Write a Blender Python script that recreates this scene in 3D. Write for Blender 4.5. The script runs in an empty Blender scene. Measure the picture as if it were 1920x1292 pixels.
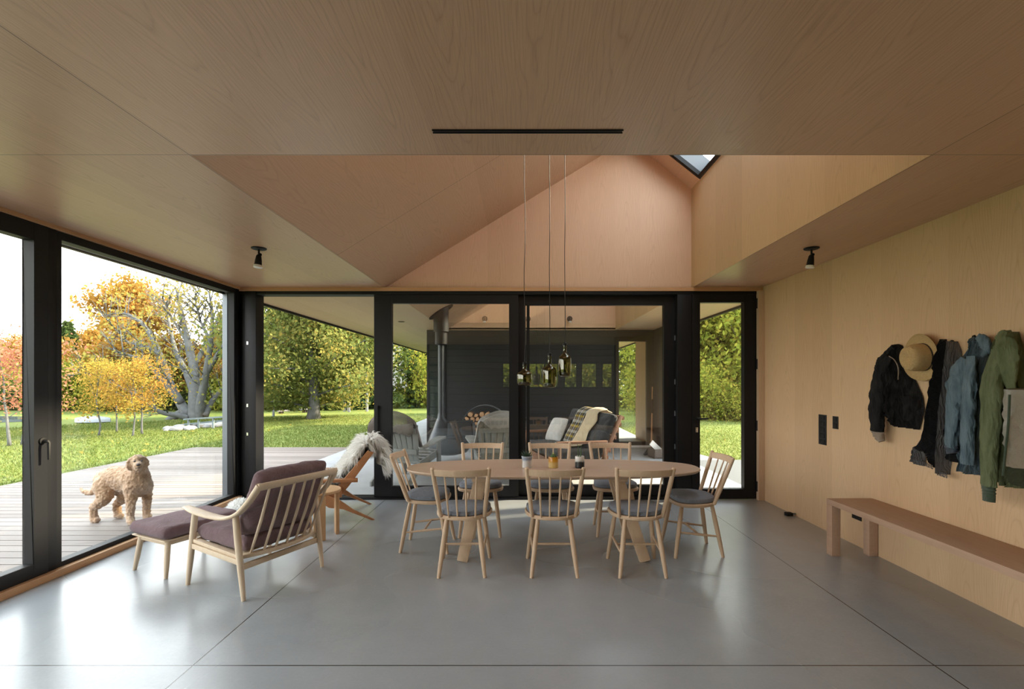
import bpy, bmesh, math, random
import numpy as np
from mathutils import Vector, Matrix, noise, Quaternion

S = bpy.context.scene
COL = S.collection
# ------------------------------------------------------------------ camera, sky, sun, exposure
F, CH, CX, CY = 907.0, 1.4, 979.0, 716.0            # focal length in pixels, eye height, vanishing point
cam_d = bpy.data.cameras.new('camera'); cam = bpy.data.objects.new('camera', cam_d); COL.objects.link(cam)
cam_d.sensor_width = 36.0; cam_d.sensor_fit = 'HORIZONTAL'; cam_d.lens = 36.0*F/1920.0
cam_d.shift_x = (960.0-CX)/1920.0; cam_d.shift_y = (CY-646.0)/1920.0
cam_d.clip_start = 0.05; cam_d.clip_end = 500
cam.location = (0, 0, CH); cam.rotation_euler = (math.pi/2, 0, 0)
S.camera = cam

SKY = 3.3
w = bpy.data.worlds.new('sky'); S.world = w; w.use_nodes = True
wn = w.node_tree; wn.nodes.clear()
_o = wn.nodes.new('ShaderNodeOutputWorld'); _b = wn.nodes.new('ShaderNodeBackground')
_t = wn.nodes.new('ShaderNodeTexCoord'); _s = wn.nodes.new('ShaderNodeSeparateXYZ'); _r = wn.nodes.new('ShaderNodeValToRGB')
wn.links.new(_t.outputs['Generated'], _s.inputs[0]); wn.links.new(_s.outputs['Z'], _r.inputs[0])
wn.links.new(_r.outputs[0], _b.inputs[0]); wn.links.new(_b.outputs[0], _o.inputs[0])
_r.color_ramp.elements[0].position = 0.0; _r.color_ramp.elements[0].color = (1.0, 0.97, 0.93, 1)
_r.color_ramp.elements[1].position = 0.9; _r.color_ramp.elements[1].color = (0.78, 0.89, 1.0, 1)
_b.inputs[1].default_value = SKY

sun_d = bpy.data.lights.new('sun', 'SUN'); sun = bpy.data.objects.new('sun', sun_d); COL.objects.link(sun)
sun_d.energy = 10.5; sun_d.color = (1.0, 0.84, 0.6); sun_d.angle = math.radians(3.0)
SUN_DIR = Vector((0.86, 0.26, 0.57)).normalized()   # towards the sun: low, beyond the far right corner
sun.rotation_euler = SUN_DIR.to_track_quat('Z', 'Y').to_euler()
sun.location = (22, 8, 16)

S.view_settings.view_transform = 'Standard'; S.view_settings.look = 'None'
S.view_settings.exposure = 1.1; S.view_settings.gamma = 1.0; S.view_settings.use_curve_mapping = False
cy = S.cycles
cy.max_bounces = 10; cy.diffuse_bounces = 6; cy.glossy_bounces = 4; cy.transmission_bounces = 6; cy.transparent_max_bounces = 24
cy.use_guiding = True; cy.caustics_reflective = False; cy.caustics_refractive = False
cy.sample_clamp_indirect = 8.0; cy.use_denoising = True
try: cy.denoiser = 'OPENIMAGEDENOISE'
except Exception: pass

def portal(loc, towards, sx, sy, up=(0,0,1)):         # daylight openings: they guide the sky's light in, and give none of their own
    d = bpy.data.lights.new('daylight_opening', 'AREA'); d.shape = 'RECTANGLE'; d.size = sx; d.size_y = sy; d.cycles.is_portal = True
    o = bpy.data.objects.new('daylight_opening', d); COL.objects.link(o); o.location = loc
    z = -Vector(towards).normalized(); x = Vector(up).cross(z).normalized(); y = z.cross(x)
    o.rotation_euler = Matrix((x, y, z)).transposed().to_euler()
portal((-3.47, 1.35, 1.25), (1, 0, 0), 8.8, 2.45)
portal((-.2, 5.93, 1.23), (0, -1, 0), 6.1, 2.45)
portal((1.72, 4.0, 4.13), (-.62, 0, -.78), 3.1, 1.0, (0, 1, 0))

def P(px, py, Y):                                    # the point at depth Y seen at photo pixel (px, py)
    return Vector(((px-CX)*Y/F, Y, CH-(py-CY)*Y/F))
def G(px, py, z=0.0):                                # the point on the level z seen at photo pixel (px, py)
    return P(px, py, F*(CH-z)/(py-CY))
V = Vector
R = math.radians

# ------------------------------------------------------------------ shape helpers
class MB:
    def __init__(s): s.v = []; s.f = []
    def add(s, vs, fs):
        o = len(s.v); s.v += [tuple(p) for p in vs]; s.f += [tuple(i+o for i in f) for f in fs]; return s
    def box(s, x0, x1, y0, y1, z0, z1):
        if x0 > x1: x0, x1 = x1, x0
        if y0 > y1: y0, y1 = y1, y0
        if z0 > z1: z0, z1 = z1, z0
        return s.add([(x0,y0,z0),(x1,y0,z0),(x1,y1,z0),(x0,y1,z0),(x0,y0,z1),(x1,y0,z1),(x1,y1,z1),(x0,y1,z1)],
                     [(0,3,2,1),(4,5,6,7),(0,1,5,4),(1,2,6,5),(2,3,7,6),(3,0,4,7)])
    def beam(s, a, b, w0, h0, w1=None, h1=None, up=(0,0,1)):
        a = V(a); b = V(b); d = (b-a).normalized(); up = V(up)
        sd = d.cross(up)
        if sd.length < 1e-4: sd = d.cross(V((0,1,0)))
        sd.normalize(); u = sd.cross(d)
        w1 = w0 if w1 is None else w1; h1 = h0 if h1 is None else h1
        vs = []
        for c, w_, h_ in ((a,w0,h0),(b,w1,h1)):
            vs += [c-sd*w_/2-u*h_/2, c+sd*w_/2-u*h_/2, c+sd*w_/2+u*h_/2, c-sd*w_/2+u*h_/2]
        return s.add(vs, [(0,3,2,1),(4,5,6,7),(0,1,5,4),(1,2,6,5),(2,3,7,6),(3,0,4,7)])
    def tube(s, pts, rad, n=8, flat=1.0, up=None):
        pts = [V(p) for p in pts]; k = len(pts)
        if not hasattr(rad, '__len__'): rad = [rad]*k
        t0 = (pts[1]-pts[0]).normalized()
        nr = V(up) if up else (V((0,0,1)) if abs(t0.z) < .9 else V((1,0,0)))
        nr = (nr - t0*nr.dot(t0)).normalized(); prev = t0; vs = []
        for i, p in enumerate(pts):
            t = (pts[min(i+1,k-1)]-pts[max(i-1,0)]).normalized()
            q = prev.rotation_difference(t); nr = (q @ nr); nr = (nr-t*nr.dot(t)).normalized(); prev = t
            b = t.cross(nr)
            for j in range(n):
                a = 2*math.pi*j/n
                vs.append(p + nr*(math.cos(a)*rad[i]*flat) + b*(math.sin(a)*rad[i]))
        fs = []
        for i in range(k-1):
            for j in range(n):
                fs.append((i*n+j, i*n+(j+1)%n, (i+1)*n+(j+1)%n, (i+1)*n+j))
        fs += [tuple(range(n-1,-1,-1)), tuple(range((k-1)*n, k*n))]
        return s.add(vs, fs)
    def lathe(s, prof, n=24, c=(0,0,0), M=None):
        c = V(c); vs = []; k = len(prof)
        for r, z in prof:
            for j in range(n):
                a = 2*math.pi*j/n; p = V((r*math.cos(a), r*math.sin(a), z))
                vs.append((M @ p if M else p) + c)
        fs = [(i*n+j, i*n+(j+1)%n, (i+1)*n+(j+1)%n, (i+1)*n+j) for i in range(k-1) for j in range(n)]
        if prof[0][0] > 1e-5: fs.append(tuple(range(n-1,-1,-1)))
        if prof[-1][0] > 1e-5: fs.append(tuple(range((k-1)*n, k*n)))
        return s.add(vs, fs)
    def loft(s, rings, cap=True, closed=True):
        n = len(rings[0]); k = len(rings); vs = [p for r in rings for p in r]; fs = []
        for i in range(k-1):
            for j in range(n if closed else n-1):
                fs.append((i*n+j, i*n+(j+1)%n, (i+1)*n+(j+1)%n, (i+1)*n+j))
        if cap: fs += [tuple(range(n-1,-1,-1)), tuple(range((k-1)*n, k*n))]
        return s.add(vs, fs)
    def prism(s, poly, ext):                          # a polygon of 3-D points pushed along a vector
        n = len(poly); e = V(ext); a = [V(p) for p in poly]
        return s.add(a+[p+e for p in a], [tuple(range(n-1,-1,-1)), tuple(range(n,2*n))] +
                     [(i,(i+1)%n,n+(i+1)%n,n+i) for i in range(n)])
    def ball(s, c, r, n=12, m=8, rot=None):
        c = V(c); r = V(r) if hasattr(r,'__len__') else V((r,r,r)); vs = []; fs = []
        for i in range(m+1):
            th = math.pi*i/m
            for j in range(n):
                a = 2*math.pi*j/n
                p = V((math.sin(th)*math.cos(a)*r.x, math.sin(th)*math.sin(a)*r.y, math.cos(th)*r.z))
                vs.append((rot @ p if rot else p)+c)
        for i in range(m):
            for j in range(n):
                fs.append((i*n+j, (i+1)*n+j, (i+1)*n+(j+1)%n, i*n+(j+1)%n))
        return s.add(vs, fs)
    def mesh(s, name, mat, smooth=True, bevel=0.0, sharp=38, weld=True):
        me = bpy.data.meshes.new(name); bm = bmesh.new()
        bv = [bm.verts.new(p) for p in s.v]
        for f in s.f:
            q = []
            for i in f:
                if not q or bv[i] is not q[-1]: q.append(bv[i])
            try: bm.faces.new(q)
            except ValueError: pass
        if weld: bmesh.ops.remove_doubles(bm, verts=bm.verts, dist=1e-5)
        bmesh.ops.recalc_face_normals(bm, faces=bm.faces)
        if bevel > 0:
            ed = [e for e in bm.edges if len(e.link_faces) == 2 and e.calc_face_angle(0) > R(30)]
            bmesh.ops.bevel(bm, geom=ed, offset=bevel, segments=2, profile=.6, affect='EDGES', clamp_overlap=True)
        bm.to_mesh(me); bm.free()
        if smooth:
            me.polygons.foreach_set('use_smooth', [True]*len(me.polygons))
            me.set_sharp_from_angle(angle=R(sharp))
        if mat: me.materials.append(mat)
        return me
    def build(s, name, mat, parent=None, loc=None, rotz=0, **kw):
        return link(name, s.mesh(name, mat, **kw), parent, loc, rotz)

def link(name, me, parent=None, loc=None, rotz=0):
    o = bpy.data.objects.new(name, me); COL.objects.link(o)
    if parent: o.parent = parent
    if loc is not None: o.location = loc
    if rotz: o.rotation_euler = (0, 0, rotz)
    return o
def tag(o, label=None, cat=None, group=None, kind=None):
    if label: o['label'] = label
    if cat: o['category'] = cat
    if group: o['group'] = group
    if kind: o['kind'] = kind
    return o
def thing(name, label, cat, loc=(0,0,0), rotz=0, group=None):
    o = bpy.data.objects.new(name, None); COL.objects.link(o)
    o.empty_display_size = .1; o.location = loc; o.rotation_euler = (0, 0, rotz)
    return tag(o, label, cat, group)
def struct(o): o['kind'] = 'structure'; return o
def copy_tree(o, parent=None):
    c = o.copy(); COL.objects.link(c)
    if parent: c.parent = parent
    for ch in list(o.children): copy_tree(ch, c)
    return c
def smoothstep(t): t = max(0, min(1, t)); return t*t*(3-2*t)
def curve_pts(ctrl, n):                               # Catmull-Rom through control points
    c = [V(p) for p in ctrl]; c = [c[0]*2-c[1]]+c+[c[-1]*2-c[-2]]; out = []; k = len(c)-3
    for i in range(n+1):
        t = i/n*k; j = min(int(t), k-1); u = t-j; a,b,d,e = c[j:j+4]
        out.append(.5*((2*b)+(d-a)*u+(2*a-5*b+4*d-e)*u*u+(3*b-a-3*d+e)*u**3))
    return out
def lerp_list(vals, n):
    k = len(vals)-1; return [vals[min(int(i/n*k),k-1)]*(1-(i/n*k-min(int(i/n*k),k-1)))+vals[min(int(i/n*k),k-1)+1]*(i/n*k-min(int(i/n*k),k-1)) for i in range(n+1)]

# ------------------------------------------------------------------ materials
class NT:
    def __init__(s, name):
        s.m = bpy.data.materials.new(name); s.m.use_nodes = True; s.t = s.m.node_tree; s.t.nodes.clear()
        s.out = s.t.nodes.new('ShaderNodeOutputMaterial')
    def n(s, typ, **kw):
        x = s.t.nodes.new('ShaderNode'+typ)
        for k, v in kw.items(): setattr(x, k, v)
        return x
    def l(s, a, b): s.t.links.new(a, b)
    def set(s, sock, v):
        if isinstance(v, bpy.types.NodeSocket): s.l(v, sock)
        elif hasattr(v, '__len__') and sock.type == 'RGBA' and len(v) == 3: sock.default_value = (*v, 1)
        else: sock.default_value = v
    def math(s, op, a, b=0.0, clamp=False):
        x = s.n('Math', operation=op, use_clamp=clamp); s.set(x.inputs[0], a); s.set(x.inputs[1], b); return x.outputs[0]
    def comb(s, x, y, z):
        c = s.n('CombineXYZ'); s.set(c.inputs[0], x); s.set(c.inputs[1], y); s.set(c.inputs[2], z); return c.outputs[0]
    def noise(s, vec, scale, detail=3, rough=.55, dist=0):
        x = s.n('TexNoise'); s.set(x.inputs['Vector'], vec); x.inputs['Scale'].default_value = scale
        x.inputs['Detail'].default_value = detail; x.inputs['Roughness'].default_value = rough; x.inputs['Distortion'].default_value = dist
        return x.outputs[0]
    def ramp(s, fac, stops, interp='LINEAR'):
        x = s.n('ValToRGB'); e = x.color_ramp.elements; x.color_ramp.interpolation = interp
        while len(e) < len(stops): e.new(.5)
        for i, (p, c) in enumerate(stops): e[i].position = p; e[i].color = (*c, 1) if len(c) == 3 else c
        s.set(x.inputs[0], fac); return x.outputs[0]
    def mix(s, fac, a, b):
        x = s.n('Mix', data_type='RGBA'); s.set(x.inputs[0], fac); s.set(x.inputs[6], a); s.set(x.inputs[7], b); return x.outputs[2]
    def obj(s): return s.n('TexCoord').outputs['Object']
    def xyz(s, vec):
        x = s.n('SeparateXYZ'); s.l(vec, x.inputs[0]); return x.outputs
    def bump(s, h, strength=.2, dist=.01):
        x = s.n('Bump'); x.inputs['Strength'].default_value = strength; x.inputs['Distance'].default_value = dist; s.set(x.inputs['Height'], h); return x.outputs[0]
    def pr(s, color, rough=.5, metal=0.0, spec=.5, normal=None, **kw):
        x = s.n('BsdfPrincipled'); s.set(x.inputs['Base Color'], color); s.set(x.inputs['Roughness'], rough)
        x.inputs['Metallic'].default_value = metal; x.inputs['Specular IOR Level'].default_value = spec
        for k, v in kw.items(): s.set(x.inputs[k], v)
        if normal is not None: s.l(normal, x.inputs['Normal'])
        s.l(x.outputs[0], s.out.inputs[0]); return x

def plain(name, c, rough=.5, metal=0.0, spec=.5, var=.0, vscale=8, bump=0):
    t = NT(name)
    if var:
        n = t.noise(t.obj(), vscale, 4)
        col = t.mix(n, tuple(x*(1-var) for x in c), tuple(min(1,x*(1+var)) for x in c))
    else: col = c
    nm = t.bump(t.noise(t.obj(), vscale*6, 4), bump, .004) if bump else None
    t.pr(col, rough, metal, spec, nm); return t.m

def veneer(name, ua, va, ca, cb, strip=.30, rough=.42, spec=.4, seams_u=(), seams_v=(), arch=1.0, contrast=1.0, flip=None):
    t = NT(name); x = t.xyz(t.obj()); ax = {'X':0,'Y':1,'Z':2}
    u = x[ax[ua]]; v = x[ax[va]]
    s = t.math('DIVIDE', t.math('ADD', u, 50.13), strip); idn = t.math('FLOOR', s)
    fr = t.math('SUBTRACT', t.math('FRACT', s), .5)
    wn_ = t.n('TexWhiteNoise', noise_dimensions='1D'); t.l(idn, wn_.inputs['W']); r = wn_.outputs['Value']
    pairid = t.math('FLOOR', t.math('DIVIDE', idn, 4.0))
    wp = t.n('TexWhiteNoise', noise_dimensions='1D'); t.l(pairid, wp.inputs['W']); rp = wp.outputs['Value']
    n1 = t.noise(t.comb(t.math('MULTIPLY', u, 5.0), t.math('MULTIPLY', v, .9), t.math('MULTIPLY', rp, 17.0)), 1.0, 3, .5)
    f = t.math('ADD', t.math('MULTIPLY', v, .75*arch), t.math('MULTIPLY', rp, 9.0))
    f = t.math('ADD', f, t.math('MULTIPLY', t.math('POWER', t.math('ABSOLUTE', fr), 1.6), 4.6))
    f = t.math('ADD', f, t.math('MULTIPLY', n1, 1.5))
    ring = t.math('FRACT', t.math('MULTIPLY', f, 5.5))
    ring = t.math('POWER', t.math('ABSOLUTE', t.math('SUBTRACT', t.math('MULTIPLY', ring, 2.0), 1.0)), 5.0)
    fib = t.noise(t.comb(t.math('MULTIPLY', u, 170.0), t.math('MULTIPLY', v, 5.0), 0.0), 1.0, 4, .65)
    big = t.noise(t.comb(t.math('MULTIPLY', u, 1.2), t.math('MULTIPLY', v, .5), 3.0), 1.0, 2)
    m = t.math('MULTIPLY', ring, .34*contrast)
    m = t.math('ADD', m, t.math('MULTIPLY', t.math('SUBTRACT', fib, .5), 1.0*contrast))
    m = t.math('ADD', m, t.math('MULTIPLY', t.math('SUBTRACT', r, .5), .42))
    m = t.math('ADD', m, t.math('MULTIPLY', t.math('SUBTRACT', big, .5), .5))
    m = t.math('ADD', m, .28, clamp=True)
    col = t.mix(m, ca, cb)
    seam = None
    for axis, vals in ((u, seams_u), (v, seams_v)):
        for q in vals:
            d = t.math('LESS_THAN', t.math('ABSOLUTE', t.math('SUBTRACT', axis, q)), .0022)
            seam = d if seam is None else t.math('MAXIMUM', seam, d)
    if seam is not None: col = t.mix(t.math('MULTIPLY', seam, .75), col, (.05,.03,.018))
    t.pr(col, rough, 0, spec, t.bump(fib, .04, .002)); return t.m

def wood(name, ca, cb, axis='Z', scale=1.0, rough=.5, spec=.35):
    t = NT(name); x = t.xyz(t.obj()); k = {'X':(6,60,60),'Y':(60,6,60),'Z':(60,60,6)}[axis]
    vec = t.comb(*[t.math('MULTIPLY', x[i], k[i]*scale) for i in range(3)])
    n = t.noise(vec, 1.0, 4, .6, .6); b = t.noise(t.obj(), 3.0*scale, 2)
    m = t.math('ADD', t.math('MULTIPLY', n, .9), t.math('MULTIPLY', b, .45)); m = t.math('SUBTRACT', m, .2, clamp=True)
    t.pr(t.mix(m, ca, cb), rough, 0, spec, t.bump(n, .05, .002)); return t.m

def fabric(name, c, rough=.95, weave=900, var=.18, c2=None, vs=25, sheen=.25, crease=1.5):
    t = NT(name); o = t.obj(); n = t.noise(o, vs, 5, .6); n2 = t.noise(o, weave, 2)
    m = t.math('ADD', t.math('MULTIPLY', n, .6), t.math('MULTIPLY', n2, .4))
    c2 = c2 or tuple(x*(1+var*1.6) for x in c)
    x = t.pr(t.mix(m, tuple(q*(1-var) for q in c), c2), rough, 0, .15, t.bump(t.math('ADD', t.math('MULTIPLY', n2, .25), t.math('MULTIPLY', t.noise(o, 16, 4, .6, .8), crease)), .7, .022))
    x.inputs['Sheen Weight'].default_value = sheen; x.inputs['Sheen Roughness'].default_value = .5
    return t.m

def leafmat(name, cols, transl=.5, patch=1.2):
    t = NT(name); g = t.n('NewGeometry'); n = t.noise(t.obj(), patch, 2)
    f = t.math('ADD', t.math('MULTIPLY', g.outputs['Random Per Island'], .55), t.math('MULTIPLY', n, .75)); f = t.math('SUBTRACT', f, .15, clamp=True)
    k = len(cols); c = t.ramp(f, [(i/(k-1), q) for i, q in enumerate(cols)])
    d = t.n('BsdfDiffuse'); tr = t.n('BsdfTranslucent'); t.l(c, d.inputs[0]); t.l(c, tr.inputs[0])
    mx = t.n('MixShader'); mx.inputs[0].default_value = transl; t.l(d.outputs[0], mx.inputs[1]); t.l(tr.outputs[0], mx.inputs[2])
    t.l(mx.outputs[0], t.out.inputs[0]); return t.m

def glass(name, tint=(.97,.985,.98), f0=.06, gloss=(1,1,1), rough=0.0):
    t = NT(name); lw = t.n('LayerWeight'); lw.inputs['Blend'].default_value = .5
    fr = t.math('ADD', f0, t.math('MULTIPLY', t.math('POWER', lw.outputs['Facing'], 5.0), 1.0-f0), clamp=True)
    a = t.n('BsdfTransparent'); a.inputs[0].default_value = (*tint, 1)
    b = t.n('BsdfGlossy'); b.inputs['Roughness'].default_value = rough; b.inputs[0].default_value = (*gloss, 1)
    mx = t.n('MixShader'); t.l(fr, mx.inputs[0]); t.l(a.outputs[0], mx.inputs[1]); t.l(b.outputs[0], mx.inputs[2])
    t.l(mx.outputs[0], t.out.inputs[0]); return t.m

VA, VB = (.66,.43,.275), (.46,.275,.165)
M = {}
M['wall'] = veneer('maple_wall', 'Y', 'Z', (.67,.465,.28), (.49,.32,.18), strip=.305, seams_u=(2.39,), rough=.5)
M['wall_dark'] = plain('charcoal_kitchen_wall', (.022,.022,.024), .5)
M['wallxz'] = veneer('maple_wall_across', 'X', 'Z', (.74,.49,.335), (.57,.36,.23), strip=.305, rough=.5)
M['ceil'] = veneer('maple_ceiling', 'X', 'Y', VA, VB, strip=.305, seams_u=(-1.6490,2.0345), seams_v=(2.3955,-1.26), arch=.8, contrast=1.35, rough=.36, spec=.65)
M['trimw'] = wood('maple_trim', (.62,.36,.19), (.45,.25,.125), 'X')
M['trimy'] = wood('maple_sill', (.62,.36,.19), (.45,.25,.125), 'Y')
M['black'] = plain('black_aluminium', (.006,.006,.007), .5, 0, .3)
M['black_matte'] = plain('black_paint', (.005,.005,.005), .6, 0, .3)
M['grey_alu'] = plain('grey_aluminium', (.16,.175,.19), .45, .3, .5)
M['glass'] = glass('window_glass', f0=.045); M['glass_door'] = glass('coated_door_glass', f0=.075)
M['oak'] = wood('soaped_oak', (.66,.485,.335), (.48,.33,.21), 'Z')
M['oakx'] = wood('soaped_oak_top', (.60,.44,.325), (.46,.32,.225), 'X', .5, .36)
M['ash'] = wood('pale_ash', (.72,.58,.43), (.56,.42,.28), 'Z', .8)
M['cherry'] = wood('warm_orange_wood', (.47,.225,.105), (.31,.13,.055), 'Y', 1.0, .4)
M['oak_stool'] = wood('oak_stool_wood', (.58,.36,.19), (.42,.24,.115), 'Z')
M['bench'] = wood('walnut_toned_bench', (.50,.33,.23), (.37,.235,.155), 'Y', .8)
M['cushion'] = fabric('grey_cushion', (.205,.222,.26))
M['mauve'] = fabric('mauve_linen', (.20,.125,.135), var=.15)
M['piping'] = fabric('mauve_piping', (.17,.10,.11))
M['fur_white'] = fabric('white_fleece', (.74,.72,.68), var=.08)
M['chrome'] = plain('chrome', (.7,.7,.7), .15, 1)
M['white'] = plain('white_plastic', (.8,.8,.78), .4)
M['leather'] = plain('black_leather', (.012,.011,.01), .4)

# concrete: polished slab with saw-cut joints on a twelve-foot grid
t = NT('polished_concrete'); o = t.obj(); x = t.xyz(o)
n1 = t.noise(o, .55, 1, .5); n2 = t.noise(o, 6.0, 5, .65); n3 = t.noise(o, 60.0, 3, .6)
m_ = t.math('ADD', t.math('MULTIPLY', n1, .60), t.math('MULTIPLY', n2, .22)); m_ = t.math('ADD', m_, t.math('MULTIPLY', n3, .18))
m_ = t.math('ADD', t.math('MULTIPLY', t.math('SUBTRACT', m_, .5), 2.0), .5, clamp=True)
col = t.mix(m_, (.25,.268,.28), (.41,.432,.448))
j = None
for ax, q in ((0,-1.625),(0,2.035),(1,2.387),(1,-1.27)):
    d = t.math('LESS_THAN', t.math('ABSOLUTE', t.math('SUBTRACT', x[ax], q)), .0035); j = d if j is None else t.math('MAXIMUM', j, d)
col = t.mix(j, col, (.018,.017,.016))
rg = t.math('ADD', .235, t.math('MULTIPLY', n1, .09))
t.pr(col, rg, 0, .9); M['concrete'] = t.m
t = NT('porch_concrete'); o = t.obj(); n1 = t.noise(o, 1.3, 5, .6)
t.pr(t.ramp(n1, [(.3,(.25,.26,.265)),(.7,(.33,.34,.345))]), .6); M['porch'] = t.m; M['pad'] = plain('shaded_pad_concrete', (.075,.078,.077), .6, var=.15, vscale=1.3)  # pad: concrete colour darkened to stand for the shade on it
# dark stained horizontal cladding
t = NT('charred_cladding'); o = t.obj(); x = t.xyz(o)
row = t.math('FRACT', t.math('DIVIDE', x[2], .14)); gap = t.math('LESS_THAN', row, .07)
n = t.noise(t.comb(t.math('MULTIPLY', x[0], 3.0), t.math('MULTIPLY', x[1], 3.0), t.math('MULTIPLY', x[2], 40.0)), 1.0, 3)
col = t.mix(n, (.007,.007,.008), (.018,.018,.018)); col = t.mix(gap, col, (.003,.003,.003))
t.pr(col, .5, 0, .4, t.bump(row, .5, .01)); M['clad'] = t.m
# deck boards
t = NT('weathered_deck'); o = t.obj(); x = t.xyz(o); g = t.n('NewGeometry')
n = t.noise(t.comb(t.math('MULTIPLY', x[0], 1.5), t.math('MULTIPLY', x[1], 40.0), 0.0), 1.0, 4)
f = t.math('ADD', t.math('MULTIPLY', n, .5), t.math('MULTIPLY', g.outputs['Random Per Island'], .5))
t.pr(t.ramp(f, [(.2,(.118,.09,.073)),(.5,(.162,.13,.109)),(.8,(.215,.176,.151))]), .6, 0, .4); M['deck'] = t.m
# lawn
t = NT('lawn_grass'); o = t.obj(); n1 = t.noise(o, .35, 4, .6); n2 = t.noise(o, 9.0, 6, .75)
f = t.math('ADD', t.math('MULTIPLY', n1, .6), t.math('MULTIPLY', n2, .5)); 
t.pr(t.ramp(f, [(.3,(.08,.112,.026)),(.5,(.12,.156,.038)),(.62,(.155,.182,.046)),(.8,(.22,.215,.07))]), .9, 0, .1, t.bump(n2, .8, .08)); M['lawn'] = t.m
t = NT('grass_blades'); g = t.n('NewGeometry'); c = t.ramp(g.outputs['Random Per Island'], [(0,(.08,.112,.026)),(.6,(.136,.172,.042)),(1,(.235,.235,.08))])
d = t.n('BsdfDiffuse'); tr = t.n('BsdfTranslucent'); t.l(c, d.inputs[0]); t.l(c, tr.inputs[0]); mx = t.n('MixShader'); mx.inputs[0].default_value = .5
t.l(d.outputs[0], mx.inputs[1]); t.l(tr.outputs[0], mx.inputs[2]); t.l(mx.outputs[0], t.out.inputs[0]); M['blades'] = t.m
M['bark'] = plain('grey_bark', (.115,.117,.118), .9, 0, .1, .45, 6, .6)
M['bark_dark'] = plain('brown_bark', (.075,.06,.05), .9, 0, .1, .4, 6, .6)
M['stone'] = plain('pale_stone', (.25,.245,.24), .85, 0, .2, .25, 5, .4)
M['gravel'] = plain('gravel', (.22,.22,.24), .9, 0, .2, .5, 40, .5)
M['water'] = plain('pond_water', (.10,.12,.14), .08, 0, .6)

def hairmat(name, c, tr_=.45):
    t = NT(name); g = t.n('NewGeometry'); k = t.mix(g.outputs['Random Per Island'], tuple(q*.86 for q in c), c)
    d = t.n('BsdfDiffuse'); tr = t.n('BsdfTranslucent'); t.l(k, d.inputs[0]); t.l(k, tr.inputs[0]); mx = t.n('MixShader'); mx.inputs[0].default_value = tr_
    t.l(d.outputs[0], mx.inputs[1]); t.l(tr.outputs[0], mx.inputs[2]); t.l(mx.outputs[0], t.out.inputs[0]); return t.m
M['fleece_hair'] = hairmat('long_white_fleece', (.96,.95,.92), .5)
# ================================================================== THE SETTING
XL, XR, YB, YR, ZC = -3.38, 2.86, 5.8, -3.0, 2.525
WX0, WX1, RX, RZ, WZ = -1.645, 2.03, 1.27, 4.31, 3.71    # roof-light well: left foot, right wall, ridge, top of right wall
struct(MB().box(-3.46, 2.9, YR-.1, 5.9, -.15, 0).build('floor', M['concrete']))
c = MB()
c.box(-3.46, WX0, YR, YB+.06, ZC, ZC+.05).box(WX1, 2.95, YR, YB+.06, ZC, ZC+.05).box(WX0, WX1, YR, 2.40, ZC, ZC+.05)
struct(c.build('ceiling', M['ceil'], smooth=False))
def well(y0, y1, sky0, sky1, nm, back_mat, front=True):
    M['slope'+nm] = veneer('maple_slope'+nm, 'X', 'Y', (.64,.43,.28), (.46,.29,.18), strip=.305, seams_v=(4.30,), arch=.8, rough=.5)
    th = .06
    d = V((RX-WX0, 0, RZ-ZC)); nrm = V((-d.z, 0, d.x)).normalized()*th
    a = V((WX0, y0, ZC)); b = V((RX, y0, RZ))
    struct(MB().prism([a, b, b+nrm, a+nrm], (0, y1-y0, 0)).build('ceiling_slope'+nm, M['slope'+nm], smooth=False))
    m = MB(); q = V((WX1, 0, WZ)); r = V((RX, 0, RZ)); n2 = V((r.z-q.z, 0, -(r.x-q.x))).normalized()*th
    t1 = q.lerp(r, .95)
    for (p0, p1, ya, yb) in ((q, r, y0, sky0), (q, r, sky1, y1), (t1, r, sky0, sky1)):
        o = V((0, ya, 0)); m.prism([p0+o, p1+o, p1+n2+o, p0+n2+o], (0, yb-ya, 0))
    struct(m.build('ceiling_ridge'+nm, M['wallxz'], smooth=False))
    struct(MB().box(WX1-.001, WX1+.06, y0, y1, ZC+.002, WZ).build('wall_well_right'+nm, M['wall'], smooth=False))
    poly = [(WX0, ZC), (WX1, ZC), (WX1, WZ), (RX, RZ)]
    e = .06
    pts = lambda y: [V((x, y, z)) for x, z in ((WX0-.1, ZC+.012), (WX1+e, ZC+.012), (WX1+e, WZ+.03), (RX+.02, RZ+.07), (WX0-.1, ZC+.05))]
    struct(MB().prism(pts(y1), (0, .06, 0)).build('wall_well_back'+nm, back_mat, smooth=False))
    struct(MB().prism(pts(y0-.06), (0, .06, 0)).build('wall_well_front'+nm, back_mat, smooth=False))
    # glazed opening in the short slope
    g = struct(bpy.data.objects.new('window_skylight'+nm, None)); COL.objects.link(g)
    fr = MB(); f = .05
    ax = (r-q).normalized(); nn = n2.normalized(); L = (t1-q).length
    def bar(s0, s1, ya, yb, lo, hi):
        p = [q+ax*s0+nn*lo, q+ax*s1+nn*lo, q+ax*s1+nn*hi, q+ax*s0+nn*hi]
        return [x+V((0, ya, 0)) for x in p], (0, yb-ya, 0)
    for a_ in ((0.0, f, sky0, sky1), (L-f, L, sky0, sky1), (f, L-f, sky0, sky0+f), (f, L-f, sky1-f, sky1)):
        fr.prism(*bar(*a_, 0.005, .05))
    fr.build('frame', M['black'], g, smooth=False)
    k = MB()
    for a_ in ((0.0, f*.8, sky0, sky1), (L-f*.8, L, sky0, sky1), (f*.8, L-f*.8, sky0, sky0+f*.8), (f*.8, L-f*.8, sky1-f*.8, sky1)):
        k.prism(*bar(*a_, .05, .22))
    k.build('curb', M['grey_alu'], g, smooth=False)
    MB().prism(*bar(0, L, sky0, sky1, .22, .232)).build('pane', M['glass'], g, smooth=False)
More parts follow.
